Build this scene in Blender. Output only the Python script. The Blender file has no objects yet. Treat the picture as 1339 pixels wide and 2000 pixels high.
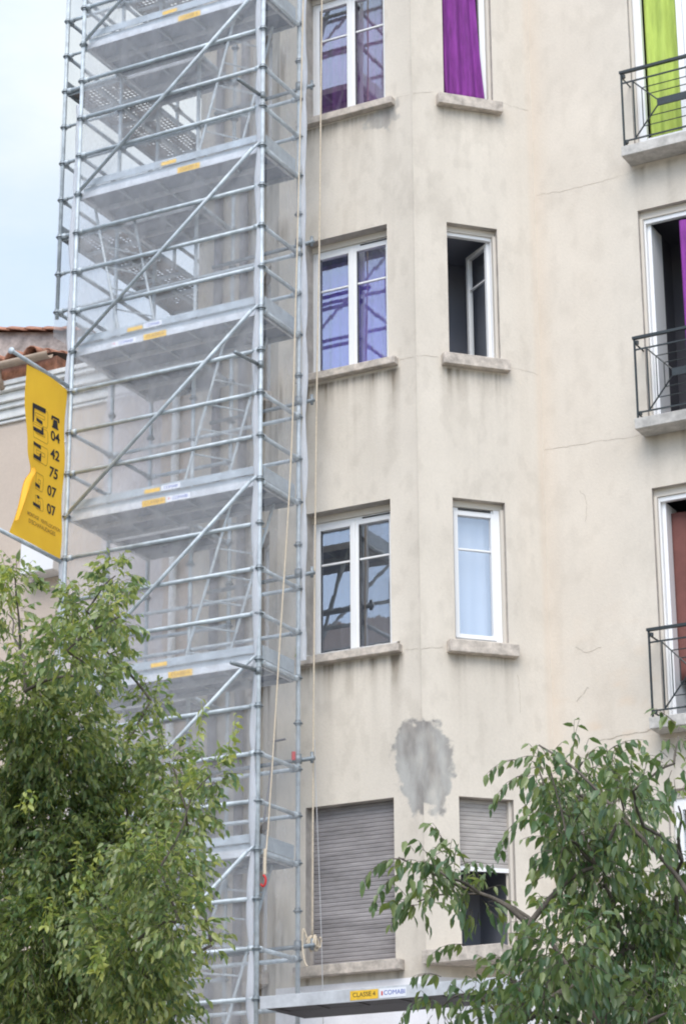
import bpy, math, random
import numpy as np
from mathutils import Vector, Matrix
sc = bpy.context.scene
col = sc.collection
rnd = random.Random(11)
R = math.radians

# ------------------------------------------------------------------ camera
camd = bpy.data.cameras.new('camera'); cam = bpy.data.objects.new('camera', camd); col.objects.link(cam)
PITCH, YAW, ROLL = R(19.44748), R(28.23734), R(-0.29005)
fw = Vector((-math.sin(YAW)*math.cos(PITCH), math.cos(YAW)*math.cos(PITCH), math.sin(PITCH)))
rt = Vector((math.cos(YAW), math.sin(YAW), 0)); up = rt.cross(fw)
rr = rt*math.cos(ROLL) + up*math.sin(ROLL); uu = up*math.cos(ROLL) - rt*math.sin(ROLL)
m = Matrix((rr, uu, -fw)).transposed().to_4x4(); m.translation = Vector((0, 0, 1.6))
cam.matrix_world = m
camd.sensor_fit = 'VERTICAL'; camd.sensor_height = 36; camd.sensor_width = 36
camd.lens = 4646.13/2000*36; camd.clip_end = 2000
sc.camera = cam

# ------------------------------------------------------------------ light
SUN_EL, SUN_AZ = R(50), R(162)
w = bpy.data.worlds.new('World'); sc.world = w; w.use_nodes = True
nt = w.node_tree; N = nt.nodes; LK = nt.links
bg = N['Background']; bg.inputs[1].default_value = 0.15
sky = N.new('ShaderNodeTexSky'); sky.sky_type = 'NISHITA'; sky.sun_disc = False
sky.sun_elevation = SUN_EL; sky.sun_rotation = SUN_AZ; sky.air_density = 1.0; sky.dust_density = 1.0; sky.ozone_density = 1.2
tc = N.new('ShaderNodeTexCoord'); mp = N.new('ShaderNodeMapping'); mp.inputs['Scale'].default_value = (1, 1, 2.2)
cn = N.new('ShaderNodeTexNoise'); cn.inputs['Scale'].default_value = 2.3; cn.inputs['Detail'].default_value = 9; cn.inputs['Roughness'].default_value = .55
cr = N.new('ShaderNodeValToRGB'); cr.color_ramp.elements[0].position = .30; cr.color_ramp.elements[0].color = (.12, .12, .12, 1); cr.color_ramp.elements[1].position = .58
mx = N.new('ShaderNodeMix'); mx.data_type = 'RGBA'
LK.new(tc.outputs['Generated'], mp.inputs[0]); LK.new(mp.outputs[0], cn.inputs[0]); LK.new(cn.outputs[0], cr.inputs[0])
sx = N.new('ShaderNodeSeparateXYZ'); LK.new(tc.outputs['Generated'], sx.inputs[0])
zr = N.new('ShaderNodeMapRange'); zr.inputs['From Min'].default_value = 0; zr.inputs['From Max'].default_value = 1; zr.inputs['To Min'].default_value = .75; zr.inputs['To Max'].default_value = 2.6   # overcast sky: brighter towards the zenith
LK.new(sx.outputs['Z'], zr.inputs[0])
cv = N.new('ShaderNodeVectorMath'); cv.operation = 'SCALE'; cv.inputs[0].default_value = (1.66, 1.79, 1.83); LK.new(zr.outputs[0], cv.inputs['Scale'])
yr = N.new('ShaderNodeMapRange'); yr.inputs['From Min'].default_value = -.9; yr.inputs['From Max'].default_value = .2; yr.inputs['To Min'].default_value = .25; yr.inputs['To Max'].default_value = 1.0
LK.new(sx.outputs['Y'], yr.inputs[0])
cm = N.new('ShaderNodeMath'); cm.operation = 'MULTIPLY'; LK.new(cr.outputs[0], cm.inputs[0]); LK.new(yr.outputs[0], cm.inputs[1])
LK.new(cm.outputs[0], mx.inputs[0]); LK.new(sky.outputs[0], mx.inputs[6]); LK.new(cv.outputs[0], mx.inputs[7])
LK.new(mx.outputs[2], bg.inputs[0])
sd = bpy.data.lights.new('sun', 'SUN'); sun = bpy.data.objects.new('sun', sd); col.objects.link(sun)
sd.energy = 0.95; sd.angle = R(38); sd.color = (1, .95, .87)
sv = Vector((math.sin(SUN_AZ)*math.cos(SUN_EL), math.cos(SUN_AZ)*math.cos(SUN_EL), math.sin(SUN_EL)))
sun.rotation_euler = sv.to_track_quat('Z', 'Y').to_euler()
sc.view_settings.view_transform = 'Standard'; sc.view_settings.look = 'None'
sc.view_settings.exposure = 1.22; sc.view_settings.gamma = 1
sc.cycles.pixel_filter_type = 'BLACKMAN_HARRIS'; sc.cycles.filter_width = 2.0
sc.cycles.transparent_max_bounces = 32; sc.cycles.max_bounces = 8

# ------------------------------------------------------------------ helpers
def node_mat(name):
    m = bpy.data.materials.new(name); m.use_nodes = True
    return m, m.node_tree.nodes, m.node_tree.links, m.node_tree.nodes['Principled BSDF']
def mat(name, c, rough=.6, metal=0, noise=0.0, scale=8, bump=0.0, bscale=60, stretch=None, spec=.5, c2=None):
    m, n, l, p = node_mat(name)
    p.inputs['Roughness'].default_value = rough; p.inputs['Metallic'].default_value = metal
    p.inputs['Specular IOR Level'].default_value = spec
    p.inputs['Base Color'].default_value = (*c, 1)
    if noise or bump or c2:
        t = n.new('ShaderNodeTexCoord'); mp = n.new('ShaderNodeMapping'); l.new(t.outputs['Object'], mp.inputs[0])
        if stretch: mp.inputs['Scale'].default_value = stretch
    if noise or c2:
        x = n.new('ShaderNodeTexNoise'); x.inputs['Scale'].default_value = scale; x.inputs['Detail'].default_value = 6
        x.inputs['Roughness'].default_value = .65
        l.new(mp.outputs[0], x.inputs[0])
        r = n.new('ShaderNodeValToRGB'); e = r.color_ramp.elements
        a = c2 if c2 else tuple(v*(1-noise) for v in c); b = tuple(min(1, v*(1+noise*.6)) for v in c)
        e[0].position = .34; e[1].position = .66; e[0].color = (*a, 1); e[1].color = (*b, 1)
        l.new(x.outputs[0], r.inputs[0]); l.new(r.outputs[0], p.inputs['Base Color'])
    if bump:
        y = n.new('ShaderNodeTexNoise'); y.inputs['Scale'].default_value = bscale; y.inputs['Detail'].default_value = 4
        l.new(mp.outputs[0], y.inputs[0])
        b = n.new('ShaderNodeBump'); b.inputs['Strength'].default_value = bump; b.inputs['Distance'].default_value = .01
        l.new(y.outputs[0], b.inputs['Height']); l.new(b.outputs[0], p.inputs['Normal'])
    return m
def plaster(name, base, dirt, rust):
    m, n, l, p = node_mat(name)
    p.inputs['Roughness'].default_value = .9; p.inputs['Specular IOR Level'].default_value = .2
    t = n.new('ShaderNodeTexCoord')
    x = n.new('ShaderNodeTexNoise'); x.inputs['Scale'].default_value = 1.1; x.inputs['Detail'].default_value = 8; x.inputs['Roughness'].default_value = .6
    l.new(t.outputs['Object'], x.inputs[0])
    r = n.new('ShaderNodeValToRGB'); e = r.color_ramp.elements; e[0].position = .33; e[1].position = .68
    e[0].color = (*[v*.93 for v in base], 1); e[1].color = (*[min(1, v*1.04) for v in base], 1); l.new(x.outputs[0], r.inputs[0])
    y = n.new('ShaderNodeTexNoise'); y.inputs['Scale'].default_value = 34; y.inputs['Detail'].default_value = 9; y.inputs['Roughness'].default_value = .7; l.new(t.outputs['Object'], y.inputs[0])
    r2 = n.new('ShaderNodeMapRange'); r2.inputs['To Min'].default_value = .88; r2.inputs['To Max'].default_value = 1.11; l.new(y.outputs[0], r2.inputs[0])
    mu = n.new('ShaderNodeVectorMath'); mu.operation = 'SCALE'; l.new(r.outputs[0], mu.inputs[0]); l.new(r2.outputs[0], mu.inputs['Scale'])
    last = mu.outputs[0]
    for an, c in (('grime_tone', dirt), ('rust', rust)):
        a = n.new('ShaderNodeAttribute'); a.attribute_name = an
        k = n.new('ShaderNodeMix'); k.data_type = 'RGBA'; l.new(a.outputs['Fac'], k.inputs[0]); l.new(last, k.inputs[6]); k.inputs[7].default_value = (*c, 1)
        last = k.outputs[2]
    pa = n.new('ShaderNodeAttribute'); pa.attribute_name = 'patch'
    pm = n.new('ShaderNodeMapping'); pm.inputs['Scale'].default_value = (6, 6, 2.2); l.new(t.outputs['Object'], pm.inputs[0])
    pn = n.new('ShaderNodeTexNoise'); pn.inputs['Scale'].default_value = 1.3; pn.inputs['Detail'].default_value = 8; l.new(pm.outputs[0], pn.inputs[0])
    pr = n.new('ShaderNodeValToRGB'); pr.color_ramp.elements[0].position = .3; pr.color_ramp.elements[1].position = .7
    pr.color_ramp.elements[0].color = (.20, .185, .175, 1); pr.color_ramp.elements[1].color = (.40, .395, .375, 1); l.new(pn.outputs[0], pr.inputs[0])
    k = n.new('ShaderNodeMix'); k.data_type = 'RGBA'; l.new(pa.outputs['Fac'], k.inputs[0]); l.new(last, k.inputs[6]); l.new(pr.outputs[0], k.inputs[7]); last = k.outputs[2]
    l.new(last, p.inputs['Base Color'])
    b = n.new('ShaderNodeBump'); b.inputs['Strength'].default_value = .5; b.inputs['Distance'].default_value = .006
    l.new(y.outputs[0], b.inputs['Height']); l.new(b.outputs[0], p.inputs['Normal'])
    return m
def net_mat(name, c, dens, var=.35):
    m, n, l, p = node_mat(name); n.remove(p); o = n['Material Output']
    d = n.new('ShaderNodeBsdfDiffuse'); d.inputs[0].default_value = (*c, 1)
    tl = n.new('ShaderNodeBsdfTranslucent'); tl.inputs[0].default_value = (*c, 1)
    a = n.new('ShaderNodeMixShader'); a.inputs[0].default_value = .5; l.new(d.outputs[0], a.inputs[1]); l.new(tl.outputs[0], a.inputs[2])
    tr = n.new('ShaderNodeBsdfTransparent')
    t = n.new('ShaderNodeTexCoord'); mp = n.new('ShaderNodeMapping'); mp.inputs['Scale'].default_value = (3, 3, 1.6); mp.inputs['Rotation'].default_value = (0, .5, 0); l.new(t.outputs['Object'], mp.inputs[0])
    x = n.new('ShaderNodeTexNoise'); x.inputs['Scale'].default_value = 1.6; x.inputs['Detail'].default_value = 5; l.new(mp.outputs[0], x.inputs[0])
    wv = n.new('ShaderNodeTexWave'); wv.bands_direction = 'Z'; wv.inputs['Scale'].default_value = 22; wv.inputs['Distortion'].default_value = 0; l.new(t.outputs['Object'], wv.inputs[0])
    r = n.new('ShaderNodeMapRange'); r.inputs['From Min'].default_value = .3; r.inputs['From Max'].default_value = .7
    r.inputs['To Min'].default_value = dens*(1-var); r.inputs['To Max'].default_value = dens*(1+var); l.new(x.outputs[0], r.inputs[0])
    w2 = n.new('ShaderNodeMapRange'); w2.inputs['To Min'].default_value = .9; w2.inputs['To Max'].default_value = 1.1; l.new(wv.outputs['Fac'], w2.inputs[0])
    mu = n.new('ShaderNodeMath'); mu.operation = 'MULTIPLY'; l.new(r.outputs[0], mu.inputs[0]); l.new(w2.outputs[0], mu.inputs[1])
    k = n.new('ShaderNodeMixShader'); l.new(mu.outputs[0], k.inputs[0]); l.new(tr.outputs[0], k.inputs[1]); l.new(a.outputs[0], k.inputs[2]); l.new(k.outputs[0], o.inputs[0])
    return m
def glass_mat(name, tint, refl):
    m, n, l, p = node_mat(name); n.remove(p); o = n['Material Output']
    g = n.new('ShaderNodeBsdfGlossy'); g.inputs[0].default_value = (.97, .98, 1, 1); g.inputs['Roughness'].default_value = .012
    tr = n.new('ShaderNodeBsdfTransparent'); tr.inputs[0].default_value = (*tint, 1)
    x = n.new('ShaderNodeTexNoise'); x.inputs['Scale'].default_value = 2.2
    b = n.new('ShaderNodeBump'); b.inputs['Strength'].default_value = .05; b.inputs['Distance'].default_value = .02
    l.new(x.outputs[0], b.inputs['Height']); l.new(b.outputs[0], g.inputs['Normal'])
    k = n.new('ShaderNodeMixShader'); k.inputs[0].default_value = refl; l.new(tr.outputs[0], k.inputs[1]); l.new(g.outputs[0], k.inputs[2]); l.new(k.outputs[0], o.inputs[0])
    return m
def leaf_mat(name, cols, trans=.35, rough=.45):
    m, n, l, p = node_mat(name); o = n['Material Output']
    g = n.new('ShaderNodeNewGeometry'); r = n.new('ShaderNodeValToRGB'); r.color_ramp.interpolation = 'LINEAR'
    el = r.color_ramp.elements
    for i, c in enumerate(cols):
        e = el[i] if i < 2 else el.new(1)
        e.position = i/(len(cols)-1); e.color = (*c, 1)
    l.new(g.outputs['Random Per Island'], r.inputs[0])
    l.new(r.outputs[0], p.inputs['Base Color']); p.inputs['Roughness'].default_value = rough
    tl = n.new('ShaderNodeBsdfTranslucent'); s = n.new('ShaderNodeVectorMath'); s.operation = 'MULTIPLY'; s.inputs[1].default_value = (1.7, 1.6, .7)
    l.new(r.outputs[0], s.inputs[0]); l.new(s.outputs[0], tl.inputs[0])
    k = n.new('ShaderNodeMixShader'); k.inputs[0].default_value = trans; l.new(p.outputs[0], k.inputs[1]); l.new(tl.outputs[0], k.inputs[2]); l.new(k.outputs[0], o.inputs[0])
    return m
def grate_mat(name, c):      # perforated steel deck: real holes
    m, n, l, p = node_mat(name); o = n['Material Output']
    p.inputs['Base Color'].default_value = (*c, 1); p.inputs['Roughness'].default_value = .6; p.inputs['Metallic'].default_value = .2
    t = n.new('ShaderNodeTexCoord'); v = n.new('ShaderNodeTexVoronoi'); v.voronoi_dimensions = '2D'; v.inputs['Scale'].default_value = 17; v.inputs['Randomness'].default_value = 0
    l.new(t.outputs['Object'], v.inputs[0])
    a = n.new('ShaderNodeMath'); a.operation = 'LESS_THAN'; a.inputs[1].default_value = .36; l.new(v.outputs['Distance'], a.inputs[0])
    x = n.new('ShaderNodeTexNoise'); x.inputs['Scale'].default_value = 3.2; l.new(t.outputs['Object'], x.inputs[0])
    b = n.new('ShaderNodeMath'); b.operation = 'GREATER_THAN'; b.inputs[1].default_value = .47; l.new(x.outputs[0], b.inputs[0])
    mu = n.new('ShaderNodeMath'); mu.operation = 'MULTIPLY'; l.new(a.outputs[0], mu.inputs[0]); l.new(b.outputs[0], mu.inputs[1])
    tr = n.new('ShaderNodeBsdfTransparent'); k = n.new('ShaderNodeMixShader')
    l.new(mu.outputs[0], k.inputs[0]); l.new(p.outputs[0], k.inputs[1]); l.new(tr.outputs[0], k.inputs[2]); l.new(k.outputs[0], o.inputs[0])
    return m

class Fr:       # a wall frame: u runs along the wall, z is up, o is out of the wall towards the street
    def __init__(s, x, y, ang):
        s.o = (x, y); s.d = (math.cos(ang), math.sin(ang)); s.n = (math.sin(ang), -math.cos(ang))
    def p(s, u, z, o=0):
        return (s.o[0]+s.d[0]*u+s.n[0]*o, s.o[1]+s.d[1]*u+s.n[1]*o, z)
WORLD = Fr(0, 0, 0)     # u = x, o = -y
class MB:
    def __init__(s): s.v = []; s.f = []
    def quad(s, a, b, c, d):
        k = len(s.v); s.v += [a, b, c, d]; s.f.append((k, k+1, k+2, k+3)); return s
    def box(s, fr, u0, u1, z0, z1, o0, o1):
        k = len(s.v)
        for z in (z0, z1):
            for u, o in ((u0, o0), (u1, o0), (u1, o1), (u0, o1)): s.v.append(fr.p(u, z, o))
        for q in ((0, 1, 2, 3), (7, 6, 5, 4), (0, 4, 5, 1), (1, 5, 6, 2), (2, 6, 7, 3), (3, 7, 4, 0)): s.f.append(tuple(k+i for i in q))
        return s
    def wbox(s, x0, x1, y0, y1, z0, z1): return s.box(WORLD, x0, x1, z0, z1, -y1, -y0)
    def tube(s, pts, r, n=8, r1=None, cap=True):
        pts = [Vector(p) for p in pts]; N_ = len(pts); k0 = len(s.v)
        ref = None
        for i, p in enumerate(pts):
            t = (pts[min(i+1, N_-1)]-pts[max(i-1, 0)]).normalized()
            if ref is None: ref = Vector((0, 0, 1)) if abs(t.z) < .9 else Vector((1, 0, 0))
            a = t.cross(ref).normalized(); b = a.cross(t); ref = b
            q = r if r1 is None else r+(r1-r)*i/(N_-1)
            for j in range(n):
                th = 2*math.pi*j/n; s.v.append(tuple(p+a*math.cos(th)*q+b*math.sin(th)*q))
        for i in range(N_-1):
            for j in range(n):
                a0 = k0+i*n+j; b0 = k0+i*n+(j+1) % n; s.f.append((a0, b0, b0+n, a0+n))
        if cap:
            s.f.append(tuple(k0+j for j in range(n))[::-1]); s.f.append(tuple(k0+(N_-1)*n+j for j in range(n)))
        return s
    def sheet(s, fn, nu, nv):
        k = len(s.v)
        for j in range(nv+1):
            for i in range(nu+1): s.v.append(tuple(fn(i/nu, j/nv)))
        for j in range(nv):
            for i in range(nu):
                a = k+j*(nu+1)+i; s.f.append((a, a+1, a+nu+2, a+nu+1))
        return s
    def build(s, name, mt, parent=None, smooth=False, bevel=0):
        me = bpy.data.meshes.new(name); me.from_pydata(s.v, [], s.f); me.materials.append(mt); me.update()
        if smooth: me.polygons.foreach_set('use_smooth', [True]*len(me.polygons))
        o = bpy.data.objects.new(name, me); col.objects.link(o)
        if parent is not None: o.parent = parent; o.matrix_parent_inverse = pinv(parent)
        if bevel:
            b = o.modifiers.new('bevel', 'BEVEL'); b.width = bevel; b.segments = 2; b.limit_method = 'ANGLE'
        return o
def pinv(p):        # parents are empties at a place without rotation: children keep world coordinates
    mm = Matrix.Identity(4); q = p
    while q is not None: mm = Matrix.Translation(-q.location) @ mm if q.type == 'EMPTY' else mm; q = q.parent
    return mm if p.type == 'EMPTY' else Matrix.Identity(4)
def thing(name, label, cat, loc, group=None):
    o = bpy.data.objects.new(name, None); col.objects.link(o); o.location = loc; o.empty_display_size = .2
    o['label'] = label; o['category'] = cat
    if group: o['group'] = group
    return o
def tag(o, label, cat, group=None):
    o['label'] = label; o['category'] = cat
    if group: o['group'] = group
    return o
def text_mesh(name, txt, size, mt, mw, parent, extrude=.0008, bold=0.0):
    c = bpy.data.curves.new(name, 'FONT'); c.body = txt; c.size = size; c.extrude = extrude; c.offset = bold; c.align_x = 'CENTER'; c.align_y = 'CENTER'
    t = bpy.data.objects.new(name, c); col.objects.link(t)
    dg = bpy.context.evaluated_depsgraph_get(); me = bpy.data.meshes.new_from_object(t.evaluated_get(dg)); bpy.data.objects.remove(t)
    me.transform(mw); me.materials.clear(); me.materials.append(mt)
    o = bpy.data.objects.new(name, me); col.objects.link(o)
    if parent is not None: o.parent = parent; o.matrix_parent_inverse = pinv(parent)
    return o
def basis(origin, xd, yd):
    x = Vector(xd).normalized(); y = Vector(yd).normalized(); z = x.cross(y)
    mm = Matrix((x, y, z)).transposed().to_4x4(); mm.translation = Vector(origin); return mm
# cheap smooth value noise for stains and folds
_rg = np.random.RandomState(5); _T = _rg.rand(256, 256)
def vn(x, y):
    x = np.asarray(x, float)+1000; y = np.asarray(y, float)+1000
    xi = np.floor(x).astype(int); yi = np.floor(y).astype(int); fx = x-xi; fy = y-yi
    fx = fx*fx*(3-2*fx); fy = fy*fy*(3-2*fy)
    g = lambda i, j: _T[i % 256, j % 256]
    return (g(xi, yi)*(1-fx)+g(xi+1, yi)*fx)*(1-fy)+(g(xi, yi+1)*(1-fx)+g(xi+1, yi+1)*fx)*fy
def fbm(x, y, o=4):
    s = 0; a = .5; 
    for i in range(o): s = s+a*vn(x*2**i+17*i, y*2**i-31*i); a *= .5
    return s/(1-.5**o)

# ------------------------------------------------------------------ materials
M = {}
M['wall'] = plaster('ochre_render', (.65, .592, .512), (.20, .165, .125), (.62, .46, .32))
M['base'] = plaster('pale_base_render', (.82, .81, .83), (.25, .23, .21), (.5, .38, .28))
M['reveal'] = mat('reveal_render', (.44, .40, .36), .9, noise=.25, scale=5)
M['sill'] = mat('sill_stone', (.52, .46, .40), .85, noise=.35, scale=9, bump=.4, bscale=40)
M['ledge'] = mat('concrete_ledge', (.50, .48, .45), .85, noise=.3, scale=7, bump=.4, bscale=35)
M['pvc'] = mat('white_plastic', (.80, .80, .80), .35)
M['shutterbox'] = mat('beige_box', (.62, .57, .50), .6)
M['black'] = mat('rubber_black', (.02, .02, .02), .6)
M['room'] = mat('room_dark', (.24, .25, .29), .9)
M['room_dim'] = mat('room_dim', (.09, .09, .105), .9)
M['glass'] = glass_mat('window_glass', (.86, .88, .92), .38)
M['glass_clear'] = glass_mat('casement_glass', (.9, .92, .92), .12)
M['purple'] = mat('purple_fabric', (.22, .035, .26), .85, noise=.35, scale=5, stretch=(3, 3, .4), bump=.3, bscale=120)
M['lilac'] = mat('lilac_fabric', (.15, .07, .58), .8, noise=.15, scale=3)
M['lime'] = mat('lime_fabric', (.42, .53, .11), .85, noise=.22, scale=4, stretch=(3, 3, .4), bump=.3, bscale=120)
M['teal'] = mat('teal_fabric', (.10, .40, .38), .8)
M['maroon'] = mat('maroon_fabric', (.17, .065, .055), .85, noise=.2, scale=4)
M['voile'] = mat('white_voile', (.72, .76, .80), .8)
M['iron'] = mat('painted_iron', (.022, .030, .032), .45, noise=.3, scale=20)
M['shutter'] = mat('roller_shutter_slats', (.29, .27, .27), .7, noise=.38, scale=1.6, stretch=(.7, .7, 3.2))
M['shutter_pale'] = mat('roller_shutter_pale', (.40, .37, .35), .7, noise=.15, scale=4, stretch=(1, 1, 3))
M['galv'] = mat('galvanised_tube', (.50, .555, .59), .58, .3, noise=.28, scale=7, bump=.15, bscale=30)
M['galv_dark'] = mat('galvanised_cast', (.25, .28, .30), .5, .45, noise=.3, scale=12)
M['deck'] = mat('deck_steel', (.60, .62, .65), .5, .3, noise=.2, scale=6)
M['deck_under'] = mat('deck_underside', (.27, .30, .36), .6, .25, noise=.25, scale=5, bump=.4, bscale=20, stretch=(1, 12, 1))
M['toe'] = mat('toe_board_steel', (.42, .47, .51), .5, .3, noise=.2, scale=6)
M['grate'] = grate_mat('perforated_deck', (.26, .23, .22))
M['yellow'] = mat('yellow_sticker', (.80, .50, .04), .5, noise=.15, scale=20)
M['white'] = mat('white_sticker', (.75, .77, .82), .5)
M['blue'] = mat('blue_print', (.03, .08, .40), .5)
M['red'] = mat('red_paint', (.55, .03, .03), .5)
M['ink'] = mat('black_print', (.015, .015, .02), .6)
M['brown_ink'] = mat('brown_print', (.30, .17, .02), .6)
M['banner'] = mat('yellow_tarpaulin', (1.0, .58, .04), .6, noise=.08, scale=3)
_p = M['banner'].node_tree.nodes['Principled BSDF']; _n = M['banner'].node_tree.nodes; _l = M['banner'].node_tree.links
_t = _n.new('ShaderNodeBsdfTranslucent'); _t.inputs[0].default_value = (1.0, .58, .05, 1); _k = _n.new('ShaderNodeMixShader'); _k.inputs[0].default_value = .35
_l.new(_p.outputs[0], _k.inputs[1]); _l.new(_t.outputs[0], _k.inputs[2]); _l.new(_k.outputs[0], _n['Material Output'].inputs[0])
M['net'] = net_mat('debris_net', (.90, .91, .94), .28, .22)
M['net_side'] = net_mat('debris_net_side', (.84, .85, .88), .22)
M['net_thick'] = net_mat('debris_net_doubled', (.80, .79, .85), .62)
M['net_roll'] = net_mat('debris_net_bunched', (.80, .82, .86), .80, .15)
M['rope'] = mat('hemp_rope', (.62, .53, .41), .9, noise=.2, scale=60)
M['cord'] = mat('grey_cord', (.45, .45, .46), .8)
M['pink'] = plaster('pink_render', (.58, .49, .415), (.25, .2, .17), (.55, .33, .2))
M['corn'] = mat('white_moulding', (.80, .80, .78), .8, noise=.15, scale=6)
M['tile'] = mat('terracotta_tile', (.42, .20, .13), .85, noise=.45, scale=9, bump=.4, bscale=40)
M['tile_dark'] = mat('terracotta_dark', (.12, .07, .05), .9, noise=.3)  # plain darker terracotta for the roof planes
M['gutter'] = mat('zinc_gutter_beige', (.45, .35, .27), .6, noise=.2, scale=6)
M['oldwall'] = mat('old_roughcast', (.42, .36, .33), .95, noise=.4, scale=6, bump=.8, bscale=25)
M['patch'] = mat('grey_cement_patch', (.27, .265, .265), .95, noise=.0, c2=(.38, .375, .36), scale=4, bump=.4, bscale=15, stretch=(1.4, 1.4, .7))
M['pipe'] = mat('zinc_downpipe', (.22, .21, .22), .6, .2, noise=.2)
M['crack'] = mat('crack_brown', (.36, .31, .25), .95)  # flat brown of the joint and crack ribbons
M['bark'] = mat('bark', (.13, .11, .09), .9, noise=.4, scale=15, bump=.6, bscale=40)
M['leafL'] = leaf_mat('leaf_mid', [(.085, .15, .08), (.16, .24, .11), (.29, .36, .17), (.10, .17, .09), (.46, .50, .27), (.15, .22, .10), (.36, .40, .15)], .45, .27)
M['leafR'] = leaf_mat('leaf_dark', [(.075, .14, .075), (.12, .19, .09), (.22, .27, .11), (.085, .15, .08)], .38, .28)
M['leafY'] = leaf_mat('leaf_young', [(.30, .36, .11), (.40, .43, .14), (.20, .29, .09)], .4)
M['asphalt'] = mat('asphalt', (.05, .05, .05), .9, noise=.2, scale=3)
M['paving'] = mat('paving', (.33, .31, .28), .9, noise=.2, scale=3)
M['opp'] = mat('opposite_render', (.55, .48, .38), .9, noise=.15, scale=1)
M['oppw'] = mat('opposite_shutter', (.10, .10, .12), .4)

# ------------------------------------------------------------------ ground
def struct(name, o): o.name = name; o['kind'] = 'structure'; return o
struct('ground', MB().quad((-300, -300, -.02), (300, -300, -.02), (300, 400, -.02), (-300, 400, -.02)).build('ground', M['paving']))
struct('road', MB().quad((-200, -2.5, -.004), (200, -2.5, -.004), (200, 14, -.004), (-200, 14, -.004)).build('road', M['asphalt']))
struct('pavement', MB().wbox(-200, 200, 14, 21.98, -.02, .12).build('pavement', M['paving']))

# ------------------------------------------------------------------ main building
ANG = R(46.4)
FA = Fr(-12.65, 22, 0); FB = Fr(-10.875, 22, ANG); FL = Fr(-13.683, 23.085, -ANG); FC = Fr(-9.842, 23.085, 0); FCL = Fr(-14.436, 23.085, 0)
TOP = 27.0; BASEZ = 5.22  # unseen top: extra height was added to shade the right-hand tree
HEAD = [17.17, 13.83, 10.47, 7.12]; SILLB = [15.32, 12.03, 8.68, 5.31]
bld = thing('apartment_building', 'tall beige rendered apartment block with angled bay, white windows and stained sills', 'building', (-10, 25, 0))

PATCH_A = [(1.9, 7.90), (1.70, 7.87), (1.62, 7.93), (1.52, 7.88), (1.43, 7.78), (1.45, 7.68), (1.41, 7.50), (1.47, 7.36), (1.50, 7.2), (1.60, 7.05), (1.68, 6.93), (1.76, 6.86), (1.9, 6.88)]
PATCH_B = [(-.2, 7.88), (.10, 7.93), (.19, 7.91), (.22, 7.77), (.29, 7.70), (.36, 7.52), (.34, 7.35), (.28, 7.20), (.25, 7.05), (.17, 6.89), (.10, 6.92), (.06, 7.02), (-.2, 6.92)]
PATCH_S = [(1.30, 15.28), (1.50, 15.43), (1.59, 15.43), (1.61, 15.33), (1.58, 15.18), (1.50, 15.13), (1.46, 15.02), (1.40, 15.14), (1.27, 15.08), (1.16, 15.20), (1.2, 15.28)]
def inside(U, Z, P):
    r = np.zeros(U.shape, bool)
    for (x0, y0), (x1, y1) in zip(P, P[1:]+P[:1]):
        if y0 == y1: continue
        c = ((y0 > Z) != (y1 > Z)) & (U < (x1-x0)*(Z-y0)/(y1-y0)+x0); r ^= c
    return r
def patch_mask(U, Z, P, seed):
    a = U+.09*(fbm(U*14+seed, Z*12)-.5)*2; b = Z+.10*(fbm(U*12, Z*14+seed)-.5)*2; s_ = 0
    for q in range(9):
        th = q*2.4; rr_ = .004+.0035*q; s_ = s_+inside(a+rr_*math.cos(th), b+rr_*math.sin(th), P)/9.
    return np.clip(s_*(.55+.9*fbm(U*9+seed, Z*4)), 0, 1)*.92
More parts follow.
